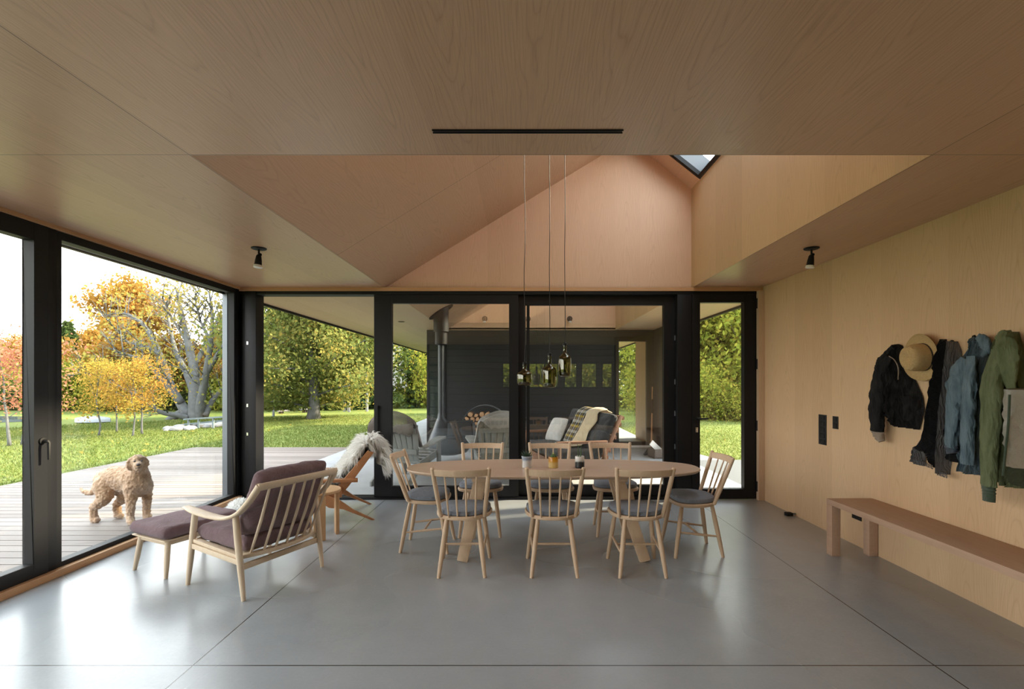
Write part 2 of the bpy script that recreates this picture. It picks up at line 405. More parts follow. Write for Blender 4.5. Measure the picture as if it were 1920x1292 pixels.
well(2.40, YB, 2.46, 5.53, '', M['wallxz'])
well(6.15, 10.5, 6.6, 9.6, '_porch', M['wallxz'])

# right wall, wall behind the viewer with its strip of windows
struct(MB().box(XR, XR+.14, YR-.1, 5.9, 0, ZC).build('wall_right', M['wall'], smooth=False))
b = MB(); ops = [(-.61,1.13), (1.27,1.69), (1.79,2.29), (2.42,2.77)]
b.box(-3.46, XR, YR-.12, YR, 0, 1.21).box(-3.46, XR, YR-.12, YR, 1.98, ZC)
xs = [-3.46]+[v for o in ops for v in o]+[XR]
for i in range(0, len(xs), 2): b.box(xs[i], xs[i+1], YR-.12, YR, 1.21, 1.98)
struct(b.build('wall_behind', M['wall_dark'], smooth=False))
struct(MB().box(XL+.02, XR, YB-.06, YB+.1, 2.478, ZC).build('trim_header', M['trimw'], smooth=False, bevel=.002))
struct(MB().box(XL+.02, XR, YB-.055, YB+.1, 2.519, ZC+.001).build('trim_shadow_line', M['bark_dark'], smooth=False))  # dark strip put in for the shadow line of the reveal
struct(MB().box(2.788, XR, YB-.10, YB+.1, 0, 2.478).build('trim_door_jamb', M['oak'], smooth=False, bevel=.002))
struct(MB().box(-3.44, -3.32, YR, YB-.06, 0, .05).build('trim_sill_left', M['trimy'], smooth=False, bevel=.003))
struct(MB().box(-3.44, -3.345, YR, YB-.06, 2.497, ZC).build('trim_head_left', M['trimy'], smooth=False, bevel=.002))

def frame_rect(m, plane, at0, at1, u0, u1, z0, z1, w, wb=None, wt=None, wl=None, wr=None):
    wb = w if wb is None else wb; wt = w if wt is None else wt; wl = w if wl is None else wl; wr = w if wr is None else wr
    for (a, b_, c_, d_) in ((u0, u0+wl, z0, z1), (u1-wr, u1, z0, z1), (u0+wl, u1-wr, z0, z0+wb), (u0+wl, u1-wr, z1-wt, z1)):
        if plane == 'X': m.box(at0, at1, a, b_, c_, d_)
        else: m.box(a, b_, at0, at1, c_, d_)
def window(name, plane, at0, at1, u0, u1, z0, z1, w, mat='black', bev=.004, **kw):
    g = struct(bpy.data.objects.new(name, None)); COL.objects.link(g)
    m = MB(); frame_rect(m, plane, at0, at1, u0, u1, z0, z1, w, **kw); m.build('frame', M[mat], g, smooth=False, bevel=bev)
    mid = (at0+at1)/2; wb = kw.get('wb', w); wt = kw.get('wt', w); wl = kw.get('wl', w); wr = kw.get('wr', w); p = MB()
    if plane == 'X': p.box(mid-.006, mid+.006, u0+wl-.008, u1-wr+.008, z0+wb-.008, z1-wt+.008)
    else: p.box(u0+wl-.008, u1-wr+.008, mid-.006, mid+.006, z0+wb-.008, z1-wt+.008)
    p.build('pane', M['glass_door' if name in ('door_1','door_2') else 'glass'], g, smooth=False); return g
def lever(parent, p, along, out, down=0.12):
    p = V(p); a = V(along); o = V(out); m = MB()
    Rm = o.to_track_quat('Z', 'Y').to_matrix()
    m.lathe([(.024,0),(.026,.004),(.024,.010),(.012,.012),(.011,.045)], 16, p, Rm)
    m.tube([p+o*.04, p+o*.05+a*.012, p+o*.05+a*down], [.011,.011,.009], 8)
    return m.build('handle', M['black_matte'], parent)
# left wall glazing
lw = [('window_1', YR+.02, 2.02, .055, .07), ('window_3', 3.50, 5.70, .04, .06)]
for nm, y0, y1, wsd, wt in lw:
    window(nm, 'X', -3.45, -3.37, y0, y1, .045, 2.497, wsd, wb=.04, wt=wt)
g = window('window_2', 'X', -3.44, -3.36, 2.05, 3.43, .045, 2.497, .10, wb=.10, wt=.12)
lever(g, (-3.36, 3.385, .985), (0,0,-1), (1,0,0), .13)
struct(MB().box(-3.46, -3.365, 3.43, 3.50, .03, 2.497).build('trim_mullion', M['black'], bevel=.003))
struct(MB().box(-3.46, -3.365, 2.0, 2.06, .03, 2.497).build('trim_mullion_rear', M['black'], bevel=.003))
for i, (a, b_) in enumerate(ops): window('window_%d' % (i+7), 'Y', YR-.09, YR-.03, a, b_, 1.21, 1.98, .035)
# rear glazing: pocket post, open doorway, two sliding panels, post, hinged door
struct(MB().box(-3.46, -3.36, 5.70, 5.93, 0, 2.497).build('trim_corner_post', M['black'], bevel=.004))
pk = MB().box(-3.36, -3.30, YB-.03, YB+.12, 0, 2.478).box(-3.29, -3.16, YB-.06, YB+.12, 0, 2.478)
struct(pk.build('trim_pocket_post', M['black'], bevel=.004))
kp = MB()
for z in (1.86, 1.12, .78): kp.box(-3.268, -3.25, YB-.064, YB-.058, z-.018, z+.018)
struct(kp.build('trim_keeper', M['chrome']))
struct(MB().box(-3.38, 2.788, YB-.05, YB+.12, 2.44, 2.478).build('trim_frame_head', M['black_matte'], bevel=.003))
struct(MB().box(-3.16, 1.84, YB-.06, YB+.12, -.005, .022).box(-3.16, 1.84, YB-.03, YB-.015, .022, .03).box(-3.16, 1.84, YB+.05, YB+.065, .022, .03).build('trim_track', M['black'], smooth=False))
d1 = window('door_1', 'Y', YB-.04, YB+.02, -1.765, -.045, .03, 2.44, .11, wl=.21, wr=.11, wb=.125, wt=.105)
pl = MB().box(-1.735, -1.705, YB-.075, YB-.06, .78, 1.12)
for z in (.80, 1.10): pl.box(-1.728, -1.712, YB-.062, YB-.039, z-.012, z+.012)
pl.build('handle', M['black_matte'], d1, bevel=.004)
d2 = window('door_2', 'Y', YB+.035, YB+.095, -.09, 1.845, .03, 2.44, .11, wl=.13, wr=.135, wb=.125, wt=.115)
MB().box(.055, .09, YB+.03, YB+.1, .15, 2.33).build('stile', M['black_matte'], d2, smooth=False)
lk = MB()
for z in (1.93, 1.40, 1.02, .62): lk.box(1.835, 1.852, YB+.02, YB+.034, z-.03, z+.03)
lk.build('lock_point', M['grey_alu'], d2)
struct(MB().box(1.845, 2.015, YB-.05, YB+.12, 0, 2.44).build('trim_door_post', M['black'], bevel=.005))
d3 = window('door_3', 'Y', YB-.05, YB+.03, 2.02, 2.785, .012, 2.44, .12, wl=.095, wr=.145, wb=.115, wt=.095)
lever(d3, (2.075, YB-.05, .965), (1,0,0), (0,-1,0), .12)
MB().box(2.06, 2.09, YB-.056, YB-.05, .80, .86).build('lock', M['chrome'], d3, bevel=.002)
for z in (2.33, 1.61, .88, .16):
    MB().tube([(2.79, YB-.062, z-.06), (2.79, YB-.062, z+.06)], .013, 10).build('hinge', M['black_matte'], d3)
# outside: corner pier, eaves, porch ceiling, porch slab, deck
struct(MB().box(-3.72, -3.47, 6.0, 6.16, -.1, 2.52).build('trim_corner_pier', M['grey_alu'], bevel=.004))
struct(MB().box(-3.70, -3.46, YR, YB+.06, 2.50, 2.56).build('ceiling_eave_left', M['grey_alu'], smooth=False))
struct(MB().box(-3.73, -3.69, YR, 19, 2.49, 2.80).build('trim_fascia_left', M['black'], smooth=False))
struct(MB().box(3.20, 3.24, YR, 19, 2.49, 2.80).build('trim_fascia_right', M['black'], smooth=False))
M['ceilp'] = veneer('maple_soffit', 'X', 'Y', (.62,.44,.28), (.45,.30,.18), strip=.305, seams_v=(10.38,), arch=.8, rough=.55)
pc = MB().box(-3.69, WX0, YB+.06, 19, ZC, ZC+.05).box(WX1, 3.2, YB+.06, 19, ZC, ZC+.05).box(WX0, WX1, YB+.06, 6.15, ZC, ZC+.05).box(WX0, WX1, 10.5, 19, ZC, ZC+.05)
struct(pc.build('ceiling_porch', M['ceilp'], smooth=False))
struct(MB().box(-3.46, 3.2, YR, 19, ZC+.052, ZC+.06).box(0,0,0,0,0,0).build('roof', M['black'], smooth=False)) if False else None
struct(MB().box(-3.68, 3.0, YB+.1, 19, -.2, -.012).build('floor_porch', M['porch'], smooth=False))
struct(MB().box(3.0, 7.0, 4.2, 8.76, -.2, -.013).build('floor_pad', M['pad'], smooth=False))
dk = MB(); y = -3.0
while y < 10.52:
    x0 = -7.12
    cut = [-7.12, -3.70 if y > 5.8 else -3.47]
    dk.box(cut[0], cut[1], y, y+.132, -.055, -.03); y += .1445
struct(dk.build('floor_deck', M['deck'], smooth=False, weld=False))
struct(MB().box(-7.16, -7.12, -3, 10.55, -.19, -.028).box(-7.16, -3.70, 10.52, 10.55, -.19, -.028).box(-7.1, -3.75, -3, 10.5, -.15, -.14).build('trim_deck_edge', M['deck'], smooth=False))
# dark clad pavilion at the far end of the porch
cw = MB(); Y0 = 10.5
cw.box(-2.07, 2.01, Y0, Y0+.14, 0, ZC).box(2.78, 2.95, Y0, Y0+.14, 0, ZC).box(2.01, 2.78, Y0, Y0+.14, 2.36, ZC)
struct(cw.build('wall_pavilion', M['clad'], smooth=False))
struct(MB().box(-2.07, -1.93, Y0+.14, 18.8, 0, ZC).build('wall_pavilion_left', M['clad'], smooth=False))
struct(MB().box(2.86, 3.0, 8.7, 10.5, 0, ZC).build('wall_porch_right', M['clad'], smooth=False))
struct(MB().box(2.86, 3.0, 10.64, 12.2, 0, ZC).build('wall_pavilion_right', M['wall'], smooth=False))
d4 = window('door_4', 'Y', Y0-.03, Y0+.05, 2.01, 2.78, 0.02, 2.36, .085)
lever(d4, (2.055, Y0-.03, 1.02), (1,0,0), (0,-1,0), .12)
struct(MB().box(2.0, 2.79, Y0-.09, Y0+.02, -.012, .03).build('trim_threshold', M['white'], smooth=False))
M['glass_green'] = glass('green_tinted_glass', (.22,.30,.26), .16)
wp = struct(bpy.data.objects.new('window_5', None)); COL.objects.link(wp)  # added louvred window, standing in for cladding boards that catch the light
m = MB(); frame_rect(m, 'Y', Y0-.03, Y0-.001, -2.05, -1.66, .35, 2.25, .03); m.build('frame', M['black'], wp, smooth=False)
M['dark_pane'] = plain('green_dark_pane', (.02,.03,.027), .06, 0, .9)
sl = MB()
for i in range(12):
    z = .40+i*.152; sl.prism([V((-2.02, Y0-.012, z)), V((-2.02, Y0-.022, z+.006)), V((-2.02, Y0-.014, z+.146)), V((-2.02, Y0-.004, z+.14))], (.33,0,0))
sl.build('louvre_pane', M['dark_pane'], wp, smooth=False)

# ground
g = MB(); n = 70
for i in range(n+1):
    for k in range(n+1):
        x = -110+220*i/n; yy = -60+180*k/n
        z = -.20 + .12*noise.noise((x*.07, yy*.07, 0))*smoothstep((abs(x)+max(0,yy-10)-9)/12)
        g.v.append((x, yy, z))
for i in range(n):
    for k in range(n): a = i*(n+1)+k; g.f.append((a, a+n+1, a+n+2, a+1))
struct(g.build('ground', M['lawn'], weld=False))
pw = MB(); pts = []
for i in range(28):
    a = 2*math.pi*i/28; pts.append(V((-28.5+8*math.cos(a)*(1+.15*math.sin(3*a)), 19.5+2.6*math.sin(a), -.12)))
pw.prism(pts, (0,0,-.1)); struct(pw.build('water_pond', M['water'], smooth=False))
gv = MB(); gv.prism([V(p) for p in ((3.25,8.76,-.17),(7,8.76,-.17),(7,8.95,-.17),(4.0,9.3,-.17),(3.6,11,-.17),(3.25,12,-.17))], (0,0,.03)); struct(gv.build('ground_gravel', M['gravel'], smooth=False))
# ================================================================== FURNITURE INSIDE
# ---- dining chair: front towards local +y
def make_chair():
    t = thing('dining_chair', 'x', 'chair')
    def outline(k, z, n=40, dy=0):
        pts = []
        for i in range(n):
            a = 2*math.pi*i/n; ca, sa = math.cos(a), math.sin(a)
            e = 2/3.0 if sa > 0 else 2/2.3
            x = .205*math.copysign(abs(ca)**e, ca); y = .185*math.copysign(abs(sa)**e, sa)
            x *= 1.0+.10*(y/.185)
            pts.append(V((x*k, y*k+dy, z)))
        return pts
    rings = [outline(.90,.400), outline(.98,.406), outline(1.0,.416), outline(1.0,.425), outline(.97,.432), outline(.6,.428)]
    MB().loft(rings).build('seat', M['oak'], t)
    rings = [outline(.88,.432), outline(.93,.438), outline(.945,.452), outline(.93,.466), outline(.86,.474), outline(.5,.478), outline(.1,.478)]
    cu = MB().loft(rings).build('cushion', M['cushion'], t)
    ft = {}
    for sx in (-1, 1):
        for nm, top, bot in (('f', (.135*sx,.125,.405), (.185*sx,.195,0)), ('r', (.115*sx,-.125,.405), (.165*sx,-.195,0))):
            a, b = V(top), V(bot); ft[(sx, nm)] = (a, b)
            MB().tube([a.lerp(b, q) for q in (0,.25,.5,.8,1)], [.0145,.0175,.018,.0155,.0125], 10).build('leg', M['oak'], t)
    q = lambda sx, nm, z: ft[(sx,nm)][0].lerp(ft[(sx,nm)][1], (.405-z)/.405)
    mids = []
    for sx in (-1, 1):
        a, b = q(sx,'f',.20), q(sx,'r',.16); mids.append(a.lerp(b, .5))
        MB().tube([a, a.lerp(b,.5), b], [.0075,.0105,.0075], 8).build('stretcher', M['oak'], t)
    MB().tube([mids[0], mids[0].lerp(mids[1],.5), mids[1]], [.0075,.0105,.0075], 8).build('stretcher', M['oak'], t)
    ptop = []
    for sx in (-1, 1):
        a, b = V((.158*sx,-.125,.42)), V((.200*sx,-.262,.800)); ptop.append((a, b))
        MB().tube([a, a.lerp(b,.3), a.lerp(b,.7), a.lerp(b,.985), b], [.0135,.016,.0165,.0145,.009], 10).build('back_post', M['oak'], t)
    # bowed crest rail
    rings = []; n = 14
    for i in range(n+1):
        u = -1+2*i/n; bow = .052*(1-u*u); lean = V((0,-.34,.94))
        c = V((.193*u, -.249-bow, .764)); hh = .026
        th = .0085
        rings.append([c+lean*hh+V((0,-th,0)), c-lean*hh+V((0,-th,0)), c-lean*hh+V((0,th,0)), c+lean*hh+V((0,th,0))])
    MB().loft(rings).build('crest_rail', M['oak'], t, bevel=.004)
    for u in (-.6,-.2,.2,.6):
        a = V((.158*u, -.166-.004*(1-u*u), .425)); b = V((.186*u, -.240-.052*(1-u*u), .742))
        MB().tube([a, a.lerp(b,.5), b], [.0058,.0078,.0058], 8).build('spindle', M['oak'], t)
    return t
CH_GRP = None
chair_specs = [
 (-.436, 3.645,   1.5, 'oak spindle chair, leftmost of the three with their backs to the viewer'),
 ( .229, 3.645,   0.5, 'oak spindle chair, middle one of the three with their backs to the viewer'),
 ( .862, 3.640,   0.0, 'oak spindle chair, rightmost of the three with their backs to the viewer'),
 (-.385, 4.530, 181.5, 'oak spindle chair facing the viewer behind the left part of the oval table'),
 ( .272, 4.530, 180.0, 'oak spindle chair facing the viewer behind the planters on the oval table'),
 ( .866, 4.545, 179.0, 'oak spindle chair facing the viewer behind the right part of the oval table'),
 (-.800, 4.120, -91.0, 'oak spindle chair at the left end of the oval dining table'),
 (1.405, 4.020,  91.0, 'oak spindle chair at the right end of the table, near the hinged door')]
c0 = make_chair()
for i, (x, y, rz, lab) in enumerate(chair_specs):
    o = c0 if i == 0 else copy_tree(c0)
    o.location = (x, y, 0); o.rotation_euler = (0, 0, R(rz)); tag(o, lab, 'chair', 'oak spindle chairs around the dining table')

# ---- dining table
TX, TY, TZ = .257, 4.04, .690
t = thing('dining_table', 'long oval oak dining table on two slanted trestles', 'table', (TX, TY, 0))
def oval(k, z, n=72):
    pts = []
    for i in range(n):
        a = 2*math.pi*i/n; ca, sa = math.cos(a), math.sin(a)
        pts.append(V(((1.212-k)*math.copysign(abs(ca)**(2/2.25), ca), (.415-k)*math.copysign(abs(sa)**(2/2.6), sa), z)))
    return pts
MB().loft([oval(.05,TZ-.034), oval(.018,TZ-.026), oval(.002,TZ-.012), oval(0,TZ-.006), oval(.004,TZ)]).build('tabletop', M['oakx'], t)
for s, xt, xb in ((-1, -.335, -.467), (1, .766, .958)):
    for yt, yb in ((3.96, 3.77), (4.12, 4.33)):
        MB().beam((xt-TX, yt-TY, .655), (xb-TX, yb-TY, 0), .10, .05, .085, .045, up=(0,1,0)).build('leg', M['oak'], t, bevel=.006)
    MB().box(xt-TX-.06, xt-TX+.06, -.26, .26, .618, .656).build('crossbar', M['oak'], t, bevel=.004)
MB().box(-.335-TX, .766-TX, -.03, .03, .60, .64).build('beam', M['oak'], t, bevel=.004)

# ---- planters on the table
def glaze(name, stops, z0, z1, noise_amt=.25):
    t = NT(name); o = t.obj(); x = t.xyz(o); n = t.noise(o, 45, 4)
    f = t.math('DIVIDE', t.math('SUBTRACT', x[2], z0), z1-z0); f = t.math('ADD', f, t.math('MULTIPLY', t.math('SUBTRACT', n, .5), noise_amt))
    t.pr(t.ramp(f, stops), .3, 0, .5); return t.m
M['soil'] = plain('potting_soil', (.02,.015,.01), .95)
M['succ'] = plain('dark_succulent', (.022,.05,.026), .5, 0, .4, .3, 40)
M['cactus'] = plain('green_cactus', (.06,.11,.04), .6, 0, .3, .3, 60)
pots = [(.040, 4.0, .039, .036, .046, .098, glaze('blue_white_glaze', [(0,(.55,.53,.50)),(.55,(.55,.55,.56)),(.75,(.18,.23,.32)),(1,(.35,.38,.42))], 0, .098),
         'white and blue glazed pot with a spiky succulent on the table'),
        (.258, 4.0, .039, .040, .040, .092, glaze('amber_glaze', [(0,(.55,.38,.12)),(.4,(.58,.42,.16)),(.62,(.55,.25,.01)),(1,(.42,.16,.004))], 0, .092),
         'amber and cream glazed pot with a round cactus on the table'),
        (.476, 4.0, .040, .040, .037, .096, glaze('black_white_glaze', [(0,(.012,.012,.014)),(.5,(.02,.02,.023)),(.62,(.5,.48,.45)),(1,(.66,.64,.60))], 0, .096, .35),
         'black and white glazed pot with tall thin stems on the table')]
for i, (x, y, r0, rm, r1, h, m, lab) in enumerate(pots):
    t = thing('plant_pot', lab, 'plant pot', (x, y, TZ))
    MB().lathe([(0,.0),(r0-.004,0),(r0,.004),(rm,h*.5),(r1,h-.003),(r1-.002,h),(r1-.005,h-.002),(rm-.006,h*.5),(r0-.006,.012),(0,.012)], 28).build('pot', m, t)
    MB().lathe([(0,h-.016),(r1-.006,h-.016),(r1-.006,h-.012),(0,h-.010)], 20).build('soil', M['soil'], t)
    rnd = random.Random(i); p = MB()
    if i == 0:
        for k in range(34):
            a = k*2.4; el = .35+.9*(k/34); L = .045+.02*rnd.random()
            d = V((math.cos(a)*math.cos(el), math.sin(a)*math.cos(el), math.sin(el)))
            b = V((math.cos(a)*.008, math.sin(a)*.008, h-.012))
            p.tube([b, b+d*L*.5, b+d*L+V((0,0,.006))], [.004,.0042,.0006], 6, .5)
        p.build('succulent', M['succ'], t)
    elif i == 1:
        n = 40; rings = []
        for q in range(9):
            th = math.pi*.5*q/8; rings.append([V((math.cos(2*math.pi*j/n)*.027*math.cos(th)*(1+.1*math.cos(10*2*math.pi*j/n)), math.sin(2*math.pi*j/n)*.027*math.cos(th)*(1+.1*math.cos(10*2*math.pi*j/n)), h-.012+.034*math.sin(th))) for j in range(n)])
        p.loft(rings); cc = p.build('cactus', M['cactus'], t)
        MB().ball((0,0,h+.024), .008, 8, 6).build('flower', plain('cactus_bloom', (.45,.42,.1), .7), t)
    else:
        for k, (dx, dy, L, lean) in enumerate(((-.006,.003,.115,-.014),(.006,-.004,.105,.010),(.002,.006,.05,.012))):
            b = V((dx, dy, h-.012)); p.tube([b, b+V((lean*.6,0,L*.4)), b+V((lean*.2,.003,L*.75)), b+V((lean*1.2,0,L))], [.0042,.0038,.003,.0012], 8)
        p.build('stem', M['cactus'], t)

# ---- pendant lamps
M['smoked'] = glass('smoked_gold_glass', (.36,.33,.15), .10, (.9,.88,.75), .02)
M['cable'] = plain('black_cable', (.01,.01,.01), .6)
def bottle_lamp(x, y, ztop, zbot, rad, neck, lab, wob):
    t = thing('pendant_lamp', lab, 'pendant lamp', (x, y, zbot), group='bottle pendants over the table')
    h = ztop-zbot; zc = ZC+(x-WX0)*(RZ-ZC)/(RX-WX0) - zbot
    b = h-neck; sh = min(.05, b*.30)
    prof = [(0,.0),(rad*.45,.0),(rad*.82,.004),(rad*.97,.022),(rad,min(.045,b*.3)),(rad,b-sh*.7),(rad*.97,b-sh*.38),(rad*.86,b-sh*.12),(rad*.62,b+.004),(rad*.38,b+.014),(rad*.28,b+.026),(rad*.26,h-.012),(rad*.30,h-.008),(rad*.28,h)]
    MB().lathe(prof, 40).build('shade', M['smoked'], t)
    MB().lathe([(0,b-.0),(.0135,b-.0),(.0135,h-.002),(.017,h-.002),(.017,h+.018),(.009,h+.026),(0,h+.026)], 20).build('socket', M['black_matte'], t)
    MB().lathe([(0,b*.40),(.016,b*.43),(.022,b*.56),(.016,b*.70),(.011,b-.0),(0,b-.0)], 20).build('bulb', glass('bulb_glass', (.9,.86,.72), .06), t)
    pts = [V((0,0,h+.02))]+[V((wob*math.sin(k*1.7), wob*math.cos(k*2.3), h+.02+(zc-h-.02)*k/8)) for k in range(1,8)]+[V((0,0,zc-.008))]
    MB().tube(curve_pts(pts, 40), .0028, 6).build('cord', M['cable'], t)
    MB().lathe([(0,zc-.05),(.03,zc-.05),(.032,zc-.047),(.032,zc+.012),(0,zc+.012)], 24).build('canopy', M['black_matte'], t)
def pz(py): return CH-(py-CY)*4.05/F
bottle_lamp(.022, 4.05, pz(684), pz(723), .0635, .062, 'squat smoked glass bottle pendant, lowest of the three over the table', .006)
bottle_lamp(.230, 4.05, pz(667), pz(727), .0575, .095, 'tall smoked glass bottle pendant, middle one of the three over the table', .002)
bottle_lamp(.358, 4.05, pz(648), pz(706), .0535, .085, 'tall smoked glass bottle pendant, highest of the three over the table', .002)

# ---- ceiling spots, slot diffuser, wall plates, doorstop
def spot(x, y, lab, dirn):
    t = thing('ceiling_spotlight', lab, 'spotlight', (x, y, ZC), group='adjustable spots on the flat ceiling')
    MB().lathe([(0,0),(.060,0),(.060,-.006),(.054,-.010),(.02,-.012),(0,-.012)], 28).build('canopy', M['black_matte'], t)
    d = V(dirn).normalized(); j = V((0,0,-.055))
    MB().tube([V((0,0,-.008)), j], .008, 10).build('stem', M['black_matte'], t)
    MB().ball(j+V((.012,0,0)), .013, 10, 8).build('knuckle', M['black_matte'], t)
    Rm = d.to_track_quat('Z','Y').to_matrix()
    MB().lathe([(0,.0),(.014,.002),(.020,.012),(.026,.05),(.029,.085),(.030,.09),(.026,.09),(0,.086)], 20, j, Rm).build('lamp_head', M['black_matte'], t)
    MB().lathe([(.026,.084),(.034,.094),(.035,.108),(.030,.112),(0,.113)], 20, j, Rm).build('reflector', M['white'], t)
spot(-2.215, 4.07, 'black adjustable spotlight on the ceiling beside the left window', (-.05,-.05,-1))
spot(2.435, 4.07, 'black adjustable spotlight on the ceiling above the right wall', (-.08,.1,-1))
t = thing('air_vent', 'long black linear slot vent in the ceiling', 'vent', (.025, 2.168, ZC))
m = MB(); m.box(-.424, .424, -.013, .013, -.003, -.001); m.build('slot', M['black_matte'], t, smooth=False)
m = MB()
for y in (-.013, .010): m.box(-.427, .427, y, y+.003, -.006, 0)
m.build('rim', M['black'], t, smooth=False)
def plate(name, lab, cat, y, z, w, h, n, kind='switch'):
    t = thing(name, lab, cat, (XR, y, z))
    MB().box(-.007, 0, -w/2, w/2, -h/2, h/2).build('cover_plate', M['black'], t, bevel=.002)
    for i in range(n):
        zz = -h/2+h*(i+.5)/n
        m = MB().box(-.011, -.006, -w*.30, w*.30, zz-h/n*.36, zz+h/n*.36)
        if kind == 'outlet':
            m = MB().lathe([(.0,-.006),(w*.27,-.006),(w*.27,.004),(0,.004)], 20, (-.006,0,zz), Matrix.Rotation(R(-90),3,'Y'))
        m.build('rocker' if kind == 'switch' else 'receptacle', M['black_matte'], t, bevel=0.0015 if kind == 'switch' else 0)
plate('control_panel', 'tall black wall plate with several switches beside the coats', 'switch', 4.60, .945, .115, .285, 5)
plate('light_switch', 'small black wall plate beside the tall switch panel', 'switch', 4.41, 1.028, .075, .115, 2)
plate('power_outlet', 'black power outlet low on the wall under the bench', 'outlet', 4.13, .262, .115, .075, 1, 'outlet')
t = thing('door_stop', 'small black door stop on the floor by the right wall', 'door stop', (2.80, 5.06, 0))
MB().box(-.045,.02,-.03,.03,0,.035).build('rubber_block', M['black_matte'], t, bevel=.006)
MB().tube([(.02,0,.02),(.06,0,.02)], .008, 8).build('bracket', M['grey_alu'], t)

# ---- bench along the right wall
t = thing('bench', 'long low wooden bench along the right wall under the coats', 'bench', (2.67, 2.8, 0))
MB().box(-.185, .185, -1.15, 1.15, .405, .45).build('seat', M['bench'], t, bevel=.003)
for sy in (-1, 1):
    for sx in (-1, 1):
        x = .15*sx; y = 1.115*sy
        MB().box(x-.035, x+.035, y-.035, y+.035, 0, .405).build('leg', M['bench'], t, bevel=.003)

# ---- mauve armchair (front local +y) with ottoman
t = thing('armchair', 'low ash armchair with mauve cushions and spindle back', 'armchair', (-1.91, 3.50, 0), R(65))
FL, FR_, RL, RR_ = V((-.315,.29,0)), V((.315,.29,0)), V((-.315,-.29,0)), V((.315,-.29,0))
tops = {}
for p, tp in ((FL,(-.285,.255,.512)), (FR_,(.285,.255,.512)), (RL,(-.318,-.215,.535)), (RR_,(.318,-.215,.535))):
    b = V(tp); MB().tube([p, p.lerp(b,.35), p.lerp(b,.75), b], [.0135,.0195,.0215,.019], 12).build('leg', M['ash'], t)
for sx in (-1, 1):
    pa = [V((.295*sx,.345,.528)), V((.318*sx,.20,.520)), V((.325*sx,.03,.508)), V((.325*sx,-.13,.512)), V((.325*sx,-.25,.555)), V((.322*sx,-.34,.630)), V((.315*sx,-.40,.70)), V((.305*sx,-.43,.75))]
    pts = curve_pts(pa, 28); ws = lerp_list([.028,.040,.038,.032,.026,.024,.024,.022], 28); hs = lerp_list([.008,.011,.012,.012,.013,.015,.017,.018], 28); rings = []
    for i, p in enumerate(pts):
        tn = (pts[min(i+1,28)]-pts[max(i-1,0)]).normalized(); side = V((1,0,0)); up = side.cross(tn)
        if up.z < 0: up = -up
        rings.append([p+side*ws[i]*math.copysign(abs(math.cos(a))**.7,math.cos(a))+up*hs[i]*math.copysign(abs(math.sin(a))**.7,math.sin(a)) for a in [2*math.pi*k/14 for k in range(14)]])
    MB().loft(rings).build('armrest', M['ash'], t, sharp=60)
def crest(u): return V((.318*u, -.425-.055*(1-u*u), .735+.012*(1-u*u)))
rings = []
for i in range(21):
    p = crest(-1+i/10); a = V((0,-.45,.9)); b = V((0,.9,.45))
    rings.append([p+a*.028*math.sin(q)+b*.013*math.cos(q) for q in [2*math.pi*k/12 for k in range(12)]])
MB().loft(rings).build('crest_rail', M['ash'], t, sharp=60)
# seat frame: curved rear rail, side rails, front rail, stretchers
def rear(u): return V((.300*u, -.215-.075*(1-u*u), .262))
rings = []
for i in range(17):
    p = rear(-1+i/8); rings.append([p+V((0,-.02,-.013)), p+V((0,.035,-.013)), p+V((0,.035,.013)), p+V((0,-.02,.013))])
m = MB().loft(rings); m.beam((-.285,-.2,.265), (-.285,.25,.305), .04, .024).beam((.285,-.2,.265), (.285,.25,.305), .04, .024).beam((-.29,.245,.305), (.29,.245,.305), .03, .035)
m.box(-.27,.27,-.20,.24,.268,.276)
m.build('seat_frame', M['ash'], t, bevel=.004)
MB().beam((-.308,-.245,.20), (.308,-.245,.20), .022, .038).build('stretcher', M['ash'], t, bevel=.004)
for sx in (-1, 1): MB().beam((.308*sx,-.24,.235), (.30*sx,.265,.27), .02, .035).build('stretcher', M['ash'], t, bevel=.004)
for i in range(7):
    u = -.78+i*.26; a = rear(u)+V((0,0,.01)); b = crest(u)+V((0,.002,-.018))
    MB().tube([a, a.lerp(b,.5)+V((0,-.008,0)), b], [.0078,.0098,.0078], 10).build('spindle', M['ash'], t)
def pillow_mb(sx, sy, sz, puff=.5, n=16, m=14, wr=.0, seed=0, box=False):
    mb = MB()
    for side in (1, -1):
        for i in range(n+1):
            for j in range(m+1):
                u = math.sin(math.pi/2*(-1+2*i/n)); v = math.sin(math.pi/2*(-1+2*j/m))
                pw = 14 if box else 4
                ex = (1-abs(u)**pw)**.5; ey = (1-abs(v)**pw)**.5
                z = sz/2*(1-puff+puff*(1-u*u)**.5*(1-v*v)**.5)*min(1, ex*ey*1.15)
                rc = 1-.05*(abs(u*v))**6
                xx = u*sx/2*(1-(.0 if box else .04)*(abs(v)**3))*rc; yy = v*sy/2*(1-(.0 if box else .04)*(abs(u)**3))*rc
                w_ = wr*noise.noise((u*2.2+seed, v*2.2, side*1.3+seed))+wr*.4*noise.noise((u*6+seed, v*6, side*2.3))
                mb.v.append((xx, yy, side*z + w_*ex*ey))
    o2 = (n+1)*(m+1)
    for s_ in (0, 1):
        for i in range(n):
            for j in range(m):
                a = s_*o2+i*(m+1)+j; q = (a, a+m+1, a+m+2, a+1); mb.f.append(q if s_ == 0 else q[::-1])
    return mb
def xf(mb, Mx):
    mb.v = [tuple(Mx @ V(p)) for p in mb.v]; return mb
def TRS(loc, rx=0, ry=0, rz=0): return Matrix.Translation(loc) @ Matrix.Rotation(R(rz),4,'Z') @ Matrix.Rotation(R(ry),4,'Y') @ Matrix.Rotation(R(rx),4,'X')
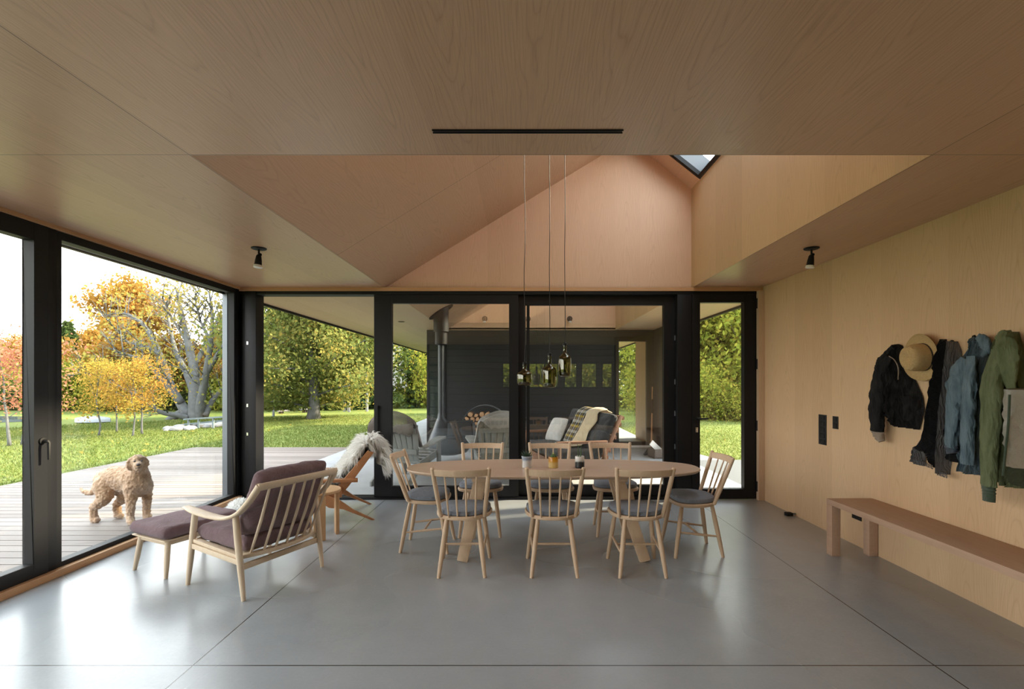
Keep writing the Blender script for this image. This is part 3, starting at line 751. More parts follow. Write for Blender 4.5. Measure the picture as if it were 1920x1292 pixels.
def edge_ring(sx, sy, r, Mx):
    n = 40; pts = []
    for i in range(n+1):
        a = 2*math.pi*i/n; ca, sa = math.cos(a), math.sin(a)
        pts.append(Mx @ V((sx/2*.99*math.copysign(abs(ca)**.28,ca), sy/2*.99*math.copysign(abs(sa)**.28,sa), 0)))
    return MB().tube(pts, r, 6)
def cushion(name, parent, sx, sy, sz, Mx, mat, pip=None, puff=.45, wr=.01, seed=0, box=True):
    o = xf(pillow_mb(sx, sy, sz, puff, 26, 26, wr, seed, box), Mx).build(name, mat, parent, sharp=80)
    if pip: edge_ring(sx, sy, .0035, Mx @ Matrix.Translation((0,0,sz*.22))).build('piping', pip, o)
    return o
cushion('seat_cushion', t, .55, .53, .125, TRS((0,.020,.345), 4), M['mauve'], None, .30, .014, 1)
cushion('back_cushion', t, .575, .47, .13, TRS((0,-.278,.605), 112), M['mauve'], None, .45, .035, 2)
t = thing('ottoman', 'mauve cushioned ottoman on ash legs by the left window', 'ottoman', (-2.60, 3.75, 0), R(65))
for sx in (-1, 1):
    for sy in (-1, 1):
        a = V((.225*sx,.165*sy,.255)); b = V((.255*sx,.195*sy,0)); MB().tube([b, b.lerp(a,.4), a], [.0125,.018,.0195], 12).build('leg', M['ash'], t)
m = MB()
for sy in (-1, 1): m.beam((-.23,.165*sy,.245), (.23,.165*sy,.245), .022, .04)
for sx in (-1, 1): m.beam((.225*sx,-.17,.245), (.225*sx,.17,.245), .022, .04)
m.box(-.27,.27,-.205,.205,.262,.272); m.build('frame', M['ash'], t, bevel=.004)
cushion('seat_cushion', t, .585, .455, .10, TRS((0,0,.322)), M['mauve'], None, .25, .008, 3)

# ---- round side table
t = thing('side_table', 'round oak side table on three broad legs behind the armchair', 'side table', (-1.86, 4.40, 0))
MB().lathe([(0,.395),(.185,.395),(.197,.399),(.2,.405),(.2,.418),(.197,.422),(0,.422)], 48).build('tabletop', M['oak_stool'], t)
for a in (-62, 30, 150):
    ca, sa = math.cos(R(a)), math.sin(R(a)); c = V((ca*.165, sa*.165, 0)); tn = V((-sa, ca, 0)); rd = V((ca, sa, 0))
    p = [c-tn*.05-rd*.016, c+tn*.05-rd*.016, c+tn*.05+rd*.016, c-tn*.05+rd*.016]
    MB().prism(p, (0,0,.396)).build('leg', M['oak_stool'], t, bevel=.004)

# ---- slung easy chair with fleece (front local +y)
RZc = R(109.9); root = V((-1.615, 5.23, 0))
Fd = V((-.94,-.34,0)); org = root + Fd*.40
t = thing('easy_chair', 'low orange-brown wooden easy chair in the open doorway', 'armchair', tuple(org), RZc)
def plank(pts2, x, th, nm):                           # side outline in (y, z) pushed sideways
    return MB().prism([V((x-th/2, y, z)) for y, z in pts2], (th, 0, 0)).build(nm, M['cherry'], t, bevel=.004)
for sx in (-1, 1):
    x = .335*sx
    plank([(-.405,0),(-.372,0),(-.10,.135),(.03,.16),(.10,.22),(.07,.30),(-.06,.235),(-.20,.12)], x, .034, 'rear_leg')
    plank([(.36,0),(.395,0),(.22,.20),(.10,.31),(.0,.30),(.02,.22),(.12,.18)], x-.03*sx, .034, 'front_leg')
    plank([(-.335,.70),(-.395,.68),(-.16,.36),(-.02,.19),(.06,.22),(-.06,.37)], x-.03*sx, .03, 'back_plank')
    MB().prism([V((x-.03,y,z)) for y, z in ((-.24,.395),(.30,.425),(.30,.450),(.05,.437),(-.24,.43))], (.075*1,0,0)).build('armrest', M['cherry'], t, bevel=.006)
    plank([(.16,.19),(.22,.19),(.27,.43),(.22,.43)], x, .03, 'arm_support')
MB().beam((-.335,-.07,.30), (.335,-.07,.30), .04, .10).build('rail', M['cherry'], t, bevel=.004)
MB().beam((-.30,-.27,.575), (.30,-.27,.575), .03, .09, up=(0,-.5,.8)).build('rail', M['cherry'], t, bevel=.004)
sl = MB(); rings = []
for y, z, th in ((-.36,.69,.02),(-.24,.52,.02),(-.12,.36,.03),(-.03,.27,.05),(.10,.25,.08),(.26,.28,.09),(.38,.30,.07),(.42,.27,.04)):
    rings.append([V((-.29,y,z)), V((.29,y,z)), V((.29,y+.005,z+th)), V((-.29,y+.005,z+th))])
sl.loft(rings).build('sling_seat', M['leather'], t, bevel=.006)

def fleece(mb_surf, strands, name, lab, cat, mat, loc, rotz, length, nst, seed, comb, width=.006, grav=.35):
    # a hide with long hair: the skin is one mesh, the hair its child
    t = thing(name, lab, cat, loc, rotz)
    mb_surf.build('hide', mat, t, sharp=80)
    rnd = random.Random(seed); h = MB()
    for k in range(nst):
        p, nrm = strands(rnd)
        L = length*(.55+.7*rnd.random()); d = (nrm*.55 + V(comb(p))*.8 + V((rnd.uniform(-.5,.5), rnd.uniform(-.5,.5), rnd.uniform(-.4,.4)))).normalized()
        side = d.cross(V((rnd.uniform(-1,1), rnd.uniform(-1,1), rnd.uniform(-1,1)))).normalized()*width*(.6+.8*rnd.random())
        q0 = p-nrm*.01; q1 = p+d*L*.5; q2 = p+d*L+V((0,0,-grav*L))
        o = len(h.v); h.v += [tuple(q0-side), tuple(q0+side), tuple(q1+side*.7), tuple(q1-side*.7), tuple(q2)]
        h.f += [(o,o+1,o+2,o+3), (o+3,o+2,o+4)]
    h.build('hair', mat, t, weld=False, sharp=180)
    return t
# the fleece over the easy chair's back: local frame of the chair
path = curve_pts([V((0,.34,.41)), V((0,.16,.37)), V((0,.01,.375)), V((0,-.11,.46)), V((0,-.22,.605)), V((0,-.31,.75)), V((0,-.385,.79)), V((0,-.455,.735)), V((0,-.48,.63)), V((0,-.47,.53))], 30)
nrmls = []
for i in range(31):
    d = (path[min(i+1,30)]-path[max(i-1,0)]).normalized(); nrmls.append(V((0, -d.z, d.y))*-1 if True else None)
nrmls = [n if (n.z > 0 or i > 17) else -n for i, n in enumerate(nrmls)]
fs = MB(); wd = lambda i: .285*(.80+.25*math.sin(i*.5)+.1*math.sin(i*1.9))*(1 if 3 < i < 28 else .75)
ring = []
for i in range(31):
    up = V((0,0,1)) if i < 4 else None; n_ = nrmls[i]
    if i > 17 and n_.y > 0: n_ = -n_
    nrmls[i] = n_
    r_ = []
    for k in range(15):
        a = 2*math.pi*k/14 if k < 14 else None
        if a is None: continue
        r_.append(path[i]+V((wd(i)*math.cos(a), 0, 0))+n_*(.036*math.sin(a)+.010*noise.noise((i*.4, k*.5, 0))))
    ring.append(r_)
fs.loft(ring)
def st(rnd):
    i = rnd.randint(0,30); x = rnd.uniform(-1,1)*wd(i); return path[i]+V((x,0,0))+nrmls[i]*.018, nrmls[i]
def cmb(p): return V((p.x*1.2, -.15 if p.y > -.33 else -.25, -.35 if p.y > -.33 else -.9))
fleece(fs, st, 'fleece', 'long-haired white fleece draped over the orange-brown easy chair', 'fleece', M['fleece_hair'], tuple(org), RZc, .115, 15000, 5, cmb)
# small fleece on the floor in the corner
fl = MB(); n = 24; ringz = []
for rr, z in ((1,.005),(1,.02),(.8,.06),(.45,.085),(.05,.09)):
    ringz.append([V((.13*rr*math.cos(2*math.pi*k/n)*(1+.15*math.sin(3*k*.8)), .11*rr*math.sin(2*math.pi*k/n), z)) for k in range(n)])
fl.loft(ringz)
def st2(rnd):
    a = rnd.uniform(0,6.28); q = rnd.random()**.5; return V((.13*q*math.cos(a), .11*q*math.sin(a), .085*(1-q*q)+.02)), V((math.cos(a)*q, math.sin(a)*q, 1-q*.5)).normalized()
fleece(fl, st2, 'floor_fleece', 'small heap of white fleece on the floor beyond the ottoman', 'fleece', M['fleece_hair'], (-3.07, 5.28, 0), 0, .045, 900, 9, lambda p: V((0,0,.1)), .005, .2)
# ================================================================== COATS AND HAT ON THE RIGHT WALL
M['black_canvas'] = None
M['black_wool'] = fabric('black_wool', (.009,.009,.010), var=.5, weave=300, sheen=.03)
M['tan_lining'] = fabric('tan_lining', (.30,.23,.17))
M['grey_scarf'] = fabric('grey_scarf', (.155,.15,.155), var=.3)
def crease_shaded(name, ca, cb, su, sz, seed=0.0):            # crinkled cloth: light and shade of long creases put into the colour
    t = NT(name); x = t.xyz(t.obj()); n0 = t.noise(t.obj(), 7.0, 3)
    u = t.math('ADD', t.math('ADD', x[0], t.math('MULTIPLY', x[1], .6)), t.math('MULTIPLY', n0, .05))
    n = t.noise(t.comb(t.math('MULTIPLY', u, su), t.math('MULTIPLY', x[2], sz), seed), 1.0, 3, .6)
    m = t.math('ADD', t.math('MULTIPLY', t.math('SUBTRACT', n, .5), 2.4), .5, clamp=True)
    t.pr(t.mix(m, ca, cb), .95, 0, .15, t.bump(n, .9, .03)); return t.m
M['grey_scarf'] = crease_shaded('crinkled_grey_scarf', (.085,.082,.085), (.20,.195,.20), 120, 6)
M['denim'] = crease_shaded('faded_denim', (.075,.112,.142), (.155,.21,.245), 26, 7, 3.0)
M['black_canvas'] = crease_shaded('black_canvas', (.006,.006,.007), (.024,.023,.023), 24, 7, 9.0)
M['denim_dark'] = fabric('dark_denim', (.03,.045,.07), var=.22)
M['green'] = crease_shaded('olive_fleece', (.088,.108,.052), (.165,.19,.105), 22, 6, 5.0)
M['green_dark'] = fabric('dark_olive_rib', (.05,.075,.045), var=.2)
M['heather'] = fabric('heather_grey', (.52,.51,.46), var=.15)
M['straw'] = None
def WY(px, X=2.76): return F*X/(px-CX)
def WL(px, py, Y0, X=2.76):                           # wall-local (along wall, height) of a photo pixel
    Y = WY(px, X); return (Y0-Y, CH-(py-CY)*Y/F)
def drape(rows, Y0, n=30, folds=5, amp=.02, seed=0, X=2.76, base=.012, name='cloth'):
    # rows: (left px, left py, right px, right py, bulge); closed garment, flat at the wall side
    rr = []; K = 26
    for i in range(K+1):
        q = i/K*(len(rows)-1); j = min(int(q), len(rows)-2); u = q-j
        X0 = XR-base-rows[j][4]*.75; X1 = XR-base-rows[j+1][4]*.75
        a0 = WL(rows[j][0], rows[j][1], Y0, X0); a1 = WL(rows[j+1][0], rows[j+1][1], Y0, X1)
        X0 = XR-base-rows[j][4]*.12; X1 = XR-base-rows[j+1][4]*.12
        b0 = WL(rows[j][2], rows[j][3], Y0, X0); b1 = WL(rows[j+1][2], rows[j+1][3], Y0, X1)
        L = (a0[0]*(1-u)+a1[0]*u, a0[1]*(1-u)+a1[1]*u); Rr = (b0[0]*(1-u)+b1[0]*u, b0[1]*(1-u)+b1[1]*u)
        bl = rows[j][4]*(1-u)+rows[j+1][4]*u; front = []; back = []
        for k in range(n+1):
            t = k/n; x = L[0]*(1-t)+Rr[0]*t; z = L[1]*(1-t)+Rr[1]*t
            env = math.sin(math.pi*t)**.55 if 0 < t < 1 else 0
            fo = math.sin(2*math.pi*folds*(t+.06*noise.noise((seed+t*2, i*.12, 0)))+seed+1.5*noise.noise((i*.10, seed, 0)))
            wr = noise.noise((t*5+seed*3, i*.30, 1.0))*.5+noise.noise((t*11, i*.7, seed))*.25
            y = -(base+bl*env+amp*2.6*((1-abs(fo)*2)*.5+wr*1.1)*env*min(1, .45+i/K*1.2))
            front.append(V((x, min(y, -.006), z)))
            if 0 < k < n: back.append(V((x, -.004, z)))
        rr.append(front+back[::-1])
    return MB().loft(rr)
def sleeve(pts, rads, Y0, out, n=18, seed=0, X=2.76, flat=.6, amp=.10):
    c = [V((WL(px, py, Y0, XR-o)[0], -o, WL(px, py, Y0, XR-o)[1])) for (px, py), o in zip(pts, out)]
    K = 26; c = curve_pts(c, K); r = lerp_list(rads, K); rings = []
    for i, p in enumerate(c):
        d = (c[min(i+1,K)]-c[max(i-1,0)]).normalized(); s = d.cross(V((0,1,0))).normalized(); u = s.cross(d)
        rings.append([p+(s*math.cos(a)+u*math.sin(a)*flat)*r[i]*(1+amp*math.sin(3*a+seed+i*.15)+amp*2.6*noise.noise((math.cos(a)*1.5+seed, math.sin(a)*1.5, i*.45))+.07*math.sin(i*1.5+2*math.sin(a+seed))*math.exp(-((i-K*.5)/5)**2)) for a in [2*math.pi*k/n for k in range(n)]])
    return MB().loft(rings)
WR = R(-90)
def coat(name, lab, cat, Y0): return thing(name, lab, cat, (XR, Y0, 0), WR)
def hook(px, py, lab):
    Y = WY(px, 2.84); t = thing('coat_hook', lab, 'hook', (XR, Y, CH-(py-CY)*Y/F), WR)
    MB().lathe([(0,0),(.016,0),(.016,.006),(0,.006)], 16, (0,0,0), Matrix.Rotation(R(90),3,'X')).build('plate', M['black_matte'], t)
    MB().tube([(0,-.004,0),(0,-.05,.0),(0,-.062,.014)], [.008,.008,.010], 10).build('peg', M['black_matte'], t)
# black canvas jacket
Y0 = 3.6; t = coat('jacket', 'short black canvas jacket with tan lining, hung left of the straw hat', 'jacket', Y0)
drape([(1678,645,1690,648,.03),(1664,668,1696,668,.07),(1650,700,1705,694,.085),(1644,740,1728,744,.08),(1646,775,1731,770,.075),(1664,793,1722,806,.06)], Y0, 34, 4, .03, 2).build('body', M['black_canvas'], t, sharp=70)
sl_ = sleeve([(1668,668),(1650,705),(1645,760),(1644,808)], [.03,.055,.066,.058], Y0, [.10,.11,.10,.09], seed=1).build('sleeve', M['black_canvas'], t, sharp=70)
sleeve([(1644,800),(1648,814),(1653,828)], [.057,.048,.028], Y0, [.085,.08,.075], seed=1).build('cuff', M['tan_lining'], sl_, sharp=70)
sleeve([(1676,650),(1653,680),(1643,700)], [.02,.05,.022], Y0, [.06,.06,.05], seed=4).build('collar', M['black_canvas'], t, sharp=70)
cp = [WL(px, py, Y0, XR-.135) for px, py in ((1667,668),(1677,675),(1684,690),(1684,712))]
MB().tube(curve_pts([V((a, -.135, z)) for a, z in cp], 14), .0035, 6).build('edge_piping', M['tan_lining'], t)
drape([(1690,742,1722,744,.088),(1688,764,1726,762,.086),(1690,786,1720,790,.074)], Y0, 20, 1, .006, 3, base=.022).build('pocket', M['black_canvas'], t, sharp=70)
# straw hat
t = NT('woven_straw'); o = t.obj(); x = t.xyz(o); rad = t.math('SQRT', t.math('ADD', t.math('MULTIPLY', x[0], x[0]), t.math('MULTIPLY', x[2], x[2])))
n = t.noise(o, 90, 4); rg_ = t.math('MULTIPLY', t.math('ADD', t.math('SINE', t.math('MULTIPLY', rad, 900.0)), 1.0), .25)
f = t.math('ADD', t.math('MULTIPLY', n, .8), rg_)
t.pr(t.mix(f, (.30,.19,.08), (.58,.41,.20)), .75, 0, .25, t.bump(f, .35, .004)); M['straw'] = t.m
Y0 = 3.41; t = coat('straw_hat', 'straw sun hat hung between the black jacket and the black coat', 'hat', Y0)
zc = CH-(669-CY)*3.38/F
Rx = Matrix.Rotation(R(90+5),3,'X') @ Matrix.Rotation(R(0),3,'Y')
hb = MB(); n = 48; rings = []
for r_, h_ in ((.085,.0),(.10,-.004),(.125,-.002),(.150,.008),(.165,.020),(.167,.024),(.164,.026),(.149,.014),(.125,.004),(.098,.004),(.083,.008)):
    rings.append([V((0,-.03,zc))+Rx @ V((r_*math.cos(a)*.96, r_*math.sin(a)*1.0, h_+.010*math.sin(2*a)*(r_-.08)/.08)) for a in [2*math.pi*k/n for k in range(n)]])
hb.loft(rings+[rings[0]], cap=False).build('brim', M['straw'], t)
cr = MB(); rings = []
for r_, h_ in ((.088,.002),(.090,.02),(.089,.055),(.085,.09),(.076,.113),(.056,.126),(.03,.124),(.004,.120)):
    ring = []
    for k in range(n):
        a = 2*math.pi*k/n; p = V((r_*math.cos(a)*1.0, r_*math.sin(a)*1.08, h_))
        p.z -= .024*math.exp(-(p.x/.022)**2)*(1 if h_ > .09 else (.4 if h_ > .07 else 0))*(1-abs(p.y)/.16)
        ring.append(V((0,-.03,zc))+Rx @ p)
    rings.append(ring)
cr.loft(rings).build('crown', M['straw'], t)
MB().loft([[V((0,-.03,zc))+Rx @ V((r_*math.cos(a), r_*math.sin(a)*1.08, h_)) for a in [2*math.pi*k/n for k in range(n)]] for r_, h_ in ((.0885,.004),(.0915,.006),(.0915,.016),(.0885,.018))], cap=False).build('band', M['bark_dark'], t)
# black wool coat
Y0 = 3.15; t = coat('wool_coat', 'long black wool coat flaring down beside the grey scarf', 'coat', Y0)
drape([(1766,636,1772,636,.03),(1757,665,1775,668,.06),(1746,700,1779,710,.075),(1738,740,1782,760,.08),(1727,785,1788,800,.08),(1715,830,1796,845,.07),(1709,838,1796,868,.06)], Y0, 36, 3, .022, 5).build('body', M['black_wool'], t, sharp=70)
drape([(1735,850,1760,856,.05),(1737,862,1764,872,.045),(1752,872,1768,882,.03)], Y0, 18, 2, .012, 6).build('hem', M['black_wool'], t, sharp=70)
# grey crinkled scarf
Y0 = 3.12; t = coat('scarf', 'grey crinkled scarf with fringed ends hung over the black coat', 'scarf', Y0)
drape([(1777,640,1790,640,.05),(1777,660,1797,660,.085),(1775,700,1795,700,.095),(1769,750,1788,752,.095),(1765,800,1780,800,.09),(1763,850,1776,850,.09),(1760,884,1775,890,.085)], Y0, 60, 8, .007, 3, base=.02).build('long_end', M['grey_scarf'], t, sharp=70)
drape([(1709,836,1736,848,.055),(1706,850,1735,858,.05),(1704,862,1732,874,.045)], Y0, 36, 5, .010, 4, base=.01).build('short_end', M['grey_scarf'], t, sharp=70)
fr = MB()
for k in range(16):
    u = k/15; px, py = 1757+18*u, 884+6*u; a, z = WL(px, py, Y0, XR-.075); fr.tube([(a,-.075,z+.004),(a+.003*math.sin(k*3),-.075,z-.012),(a+.005*math.sin(k*5),-.073,z-.024)], .0022, 5)
    px, py = 1704+28*u, 862+12*u; a, z = WL(px, py, Y0); fr.tube([(a,-.04,z+.004),(a+.003*math.sin(k*3),-.04,z-.012),(a+.005*math.sin(k*5),-.038,z-.022)], .0022, 5)
fr.build('fringe', M['grey_scarf'], t)
# denim shirt
Y0 = 2.95; t = coat('denim_shirt', 'faded blue denim shirt between the scarf and the green hoodie', 'shirt', Y0)
drape([(1822,630,1850,632,.04),(1812,655,1853,652,.085),(1803,690,1858,690,.10),(1800,740,1860,740,.105),(1799,790,1858,790,.105),(1798,850,1856,850,.10),(1797,880,1850,893,.09)], Y0, 40, 5, .03, 8).build('body', M['denim'], t, sharp=70)
s2 = sleeve([(1812,672),(1797,700),(1792,740),(1787,790),(1783,838)], [.035,.052,.056,.046,.036], Y0, [.13,.14,.13,.11,.09], seed=7, amp=.13).build('sleeve', M['denim'], t, sharp=70)
sleeve([(1783,834),(1785,842),(1787,850)], [.042,.041,.036], Y0, [.08,.08,.08], seed=7).build('cuff', M['denim_dark'], s2, sharp=70)
sleeve([(1834,632),(1846,640),(1850,655),(1842,668)], [.02,.034,.032,.012], Y0, [.06,.07,.07,.06], seed=2).build('collar', M['denim'], t, sharp=70)
sleeve([(1822,668),(1818,720),(1814,790),(1812,870)], [.028,.04,.042,.040], Y0, [.15,.165,.165,.15], seed=9, amp=.12).build('front_panel', M['denim'], t, sharp=70)
# green hoodie
Y0 = 2.75; t = coat('hoodie', 'olive green zip hoodie with grey inside, nearest the edge of the picture', 'hoodie', Y0)
drape([(1874,624,1906,622,.07),(1868,650,1912,648,.11),(1864,690,1918,690,.125),(1860,740,1926,740,.13),(1858,800,1932,800,.13),(1862,870,1936,872,.125),(1876,905,1938,918,.11)], Y0, 40, 4, .03, 11).build('body', M['green'], t, sharp=70)
s3 = sleeve([(1872,655),(1862,710),(1857,780),(1854,850),(1853,910)], [.035,.058,.056,.050,.043], Y0, [.17,.20,.20,.19,.17], seed=3, amp=.08).build('sleeve', M['green'], t, sharp=70)
sleeve([(1853,906),(1854,922),(1854,940)], [.040,.036,.034], Y0, [.17,.17,.17], seed=3, amp=.03).build('cuff', M['green_dark'], s3, sharp=70)
sleeve([(1880,626),(1884,650),(1890,690),(1896,728)], [.04,.06,.05,.022], Y0, [.14,.17,.18,.17], seed=5, amp=.1).build('hood', M['green'], t, sharp=70)
drape([(1911,732,1915,728,.17),(1909,780,1924,770,.175),(1906,830,1932,825,.175),(1903,868,1938,880,.17)], Y0, 20, 2, .01, 12, base=.02).build('lining', M['heather'], t, sharp=70)
drape([(1899,872,1940,884,.165),(1900,888,1940,900,.16),(1903,900,1940,914,.15)], Y0, 24, 3, .008, 13, base=.02).build('hem', M['green_dark'], t, sharp=70)
zp = [WL(px, py, Y0, XR-.198) for px, py in ((1893,740),(1891,790),(1886,840),(1881,892))]
MB().tube(curve_pts([V((a, -.198, z)) for a, z in zp], 20), .006, 6).build('zip', M['green_dark'], t)
for px, py, lab in ((1683,652,'black coat hook holding the black jacket'), (1733,650,'black coat hook holding the straw hat'), (1780,642,'black coat hook holding the wool coat and scarf'), (1838,634,'black coat hook holding the denim shirt'), (1890,628,'black coat hook holding the green hoodie')): hook(px, py, lab)

# ================================================================== PORCH
PZ = -.012
M['grey_steel'] = plain('dark_grey_steel', (.055,.06,.065), .4, .5, .5, .2, 3)
M['grey_slat'] = wood('weathered_grey_slats', (.30,.31,.29), (.16,.165,.155), 'Z', .8, .75)
M['hide_brown'] = fabric('brown_reindeer_hide', (.05,.035,.028), var=.5, c2=(.26,.22,.19), vs=7)
M['hide_pale'] = fabric('pale_reindeer_hide', (.30,.27,.24), var=.4, c2=(.56,.54,.50), vs=7)
# suspended fireplace
t = thing('fireplace', 'grey suspended steel fireplace with its flue through the porch ceiling', 'fireplace', (-1.44, 8.6, PZ))
zt = ZC+(-1.44-WX0)*(RZ-ZC)/(RX-WX0)-PZ
MB().tube([(0,0,.70),(0,0,zt)], .055, 20).build('flue', M['grey_steel'], t)
sl = (RZ-ZC)/(RX-WX0); m = MB(); n = 28
top = [V((.135*math.cos(2*math.pi*k/n), .135*math.sin(2*math.pi*k/n), zt+sl*.135*math.cos(2*math.pi*k/n))) for k in range(n)]
fl_ = [V((p.x*1.55, p.y*1.55, zt+sl*p.x*1.55-.004)) for p in top]; fl2 = [p+V((0,0,-.012)) for p in fl_]
low = [V((p.x, p.y, 2.30)) for p in top]; low2 = [V((p.x*.8, p.y*.8, 2.30)) for p in top]; low3 = [V((p.x*.8, p.y*.8, 2.08)) for p in top]; low4 = [V((p.x*.40, p.y*.40, 2.06)) for p in top]
m.loft([fl_, fl2, top, low, low2, low3, low4]).build('collar', M['black'], t, sharp=30)
m = MB(); rings = []
for z, rx, ry, cx, pw in ((.86,.055,.055,0,1),(.78,.065,.065,.0,1),(.70,.12,.10,.02,.9),(.60,.20,.17,.07,.75),(.48,.30,.25,.12,.65),(.36,.37,.31,.15,.6),(.26,.37,.32,.16,.65),(.17,.31,.27,.15,.75),(.12,.16,.14,.13,1)):
    rings.append([V((cx+rx*math.copysign(abs(math.cos(a))**pw,math.cos(a)), ry*math.copysign(abs(math.sin(a))**pw,math.sin(a)), z)) for a in [2*math.pi*k/36 for k in range(36)]])
m.loft(rings).build('firebox', M['grey_steel'], t, sharp=50)
# the hood's boxed mouth on the side, with its spark bars
m = MB().loft([[V((.15,-.22,.70)),V((.55,-.20,.72)),V((.55,.20,.72)),V((.15,.22,.70))],[V((.15,-.30,.30)),V((.60,-.26,.26)),V((.60,.26,.26)),V((.15,.30,.30))]])
m.build('hood', M['grey_steel'], t, bevel=.01)
MB().prism([V((.552,-.18,.68)),V((.595,-.23,.30)),V((.595,.23,.30)),V((.552,.18,.68))], (.012,0,.001)).build('opening', M['black_matte'], t)
b = MB()
for k in range(5):
    u = -.16+.08*k; b.tube([(.572,u,.69),(.618,u*1.25,.29)], .007, 6)
b.build('spark_bars', M['grey_alu'], t)
# two slatted chairs with hides
def adirondack(loc, rz, lab, hide_lab, hide_mat, hide_rows):
    t = thing('garden_chair', lab, 'chair', loc, rz)
    n = 7
    for k in range(n):
        u = -1+2*k/(n-1); top = .96-.13*u*u
        a = V((.20*u, -.20, .26)); b = V((.30*u, -.20-(top-.26)*.42, top))
        MB().beam(a, b, .068, .018, .086, .018, up=(0,1,.4)).build('back_slat', M['grey_slat'], t, bevel=.003)
    for z, w_ in ((.44,.52),(.74,.62)):
        y = -.20-(z-.26)*.42-.03; MB().box(-w_/2, w_/2, y-.014, y+.014, z-.035, z+.035).build('batten', M['grey_slat'], t, bevel=.003)
    for k in range(5):
        y = -.17+.125*k; z = .28+.10*(k/4); MB().box(-.26, .26, y-.055, y+.055, z-.01, z+.012).build('seat_slat', M['grey_slat'], t, bevel=.003)
    for sx in (-1, 1):
        p = [(-.30,.50),(-.10,.53),(.30,.60),(.38,.59),(.38,.565),(.30,.575),(-.10,.505),(-.30,.475)]
        x = .325*sx; o = MB().loft([[V((x+dx*w_, y, z)) for y, z, w_ in ((-.30,.50,.5),(-.05,.53,.8),(.25,.585,1.15),(.38,.59,.95),(.40,.588,.5))]+[V((x+dx*w_, y, z-.025)) for y, z, w_ in ((.40,.588,.5),(.38,.59,.95),(.25,.585,1.15),(-.05,.53,.8),(-.30,.50,.5))] for dx in (-.07, .07)])
        o.build('armrest', M['grey_slat'], t, bevel=.004)
        MB().beam((.29*sx,.33,0), (.29*sx,.31,.57), .03, .10, up=(0,1,0)).build('leg', M['grey_slat'], t, bevel=.003)
        MB().prism([V((.265*sx-.014,y,z)) for y, z in ((.36,.30),(.36,.40),(-.25,.30),(-.62,.06),(-.62,0),(-.52,0),(-.20,.20))], (.028,0,0)).build('leg', M['grey_slat'], t, bevel=.003)
    # hide over the top of the back
    h = thing('hide', hide_lab, 'hide', loc, rz); rings = []
    for i, (y, z, x0, x1) in enumerate(hide_rows):
        c = []
        for side in (1, -1):
            for k in range(17) if side == 1 else range(16, -1, -1):
                u = k/16; x = x0*(1-u)+x1*u; jag = .035*noise.noise((u*6+len(lab), i*1.3, 2.0)); d = .018*side
                arch = -.12*(x/.33)**2
                c.append(V((x, y+(d if i < 3 else d)*.6, z+arch*(1 if 1 <= i <= 4 else .7)+jag*(1.2 if i in (0, len(hide_rows)-1) else .15)+(d if 1 <= i <= 3 else 0))))
        rings.append(c)
    MB().loft(rings).build('skin', hide_mat, h, sharp=80)
    return t
hr = [(-.20,.55,-.26,.30),(-.36,.80,-.30,.32),(-.47,.965,-.33,.33),(-.52,1.0,-.33,.33),(-.565,.96,-.33,.34),(-.60,.84,-.32,.36),(-.585,.74,-.33,.30)]
adirondack((-1.62, 7.05, PZ), R(-16), 'grey slatted garden chair with a brown hide, left on the porch', 'brown and white hide over the left garden chair', M['hide_brown'], hr)
hr = [(-.20,.55,-.36,.20),(-.36,.80,-.34,.24),(-.47,.965,-.33,.28),(-.52,1.0,-.30,.30),(-.565,.96,-.28,.30),(-.60,.86,-.22,.31),(-.59,.79,-.16,.30)]
adirondack((-.40, 7.15, PZ), R(14), 'grey slatted garden chair with a pale hide, before the log ring', 'pale hide over the garden chair before the log ring', M['hide_pale'], hr)
# log ring and split logs
rc = V((-.745, 9.75, PZ)); rr_ = .475
t = thing('log_ring', 'round black steel hoop holding firewood against the dark wall', 'log holder', tuple(rc))
m = MB(); n = 64; rings = []
for r_, y in ((rr_,-.13),(rr_-.008,-.13),(rr_-.008,.13),(rr_,.13)):
    rings.append([V((r_*math.cos(2*math.pi*k/n), y, rr_+r_*math.sin(2*math.pi*k/n))) for k in range(n)])
m.loft(rings+[rings[0]], cap=False).build('hoop', M['grey_alu'], t, sharp=50)
M['log_end'] = wood('split_log_face', (.55,.34,.19), (.36,.20,.10), 'Y', .6, .8)
for sx in (-1, 1): MB().box(.20*sx-.02, .20*sx+.02, -.13, .13, 0, .05).build('foot', M['black'], t)
rnd = random.Random(4); spots = []
for row in range(8):
    z = .075+row*.098; half = math.sqrt(max(0, (rr_-.07)**2-(z-rr_)**2)); k = int(half*2/.112)
    if z > .80: break
    for i in range(k+1):
        x = -half+2*half*i/max(1,k) if k else 0; spots.append((x, z))
for i, (x, z) in enumerate(spots):
    a0 = rnd.uniform(0, 6.28); k = 6; poly = []
    typ = rnd.choice((0, 1, 1))
    for q in range(7):
        a = a0+(2*math.pi*q/7 if typ == 0 else (math.pi*.9)*q/6); r_ = .050*(1+rnd.uniform(-.12,.12)); poly.append(V((r_*math.cos(a), 0, r_*math.sin(a))))
    if typ: poly = poly[:6]+[V((-.02*math.cos(a0+1.4), 0, -.02*math.sin(a0+1.4)))]
    L = .30+rnd.uniform(-.03,.03)
    o = MB().prism(poly, (0, L, 0)).build('log', M['log_end'], None, (rc.x+x, rc.y-.17+rnd.uniform(-.02,.02), rc.z+z), bevel=.004)
    tag(o, 'split firewood log stacked inside the steel hoop', 'log', 'split logs in the steel hoop')
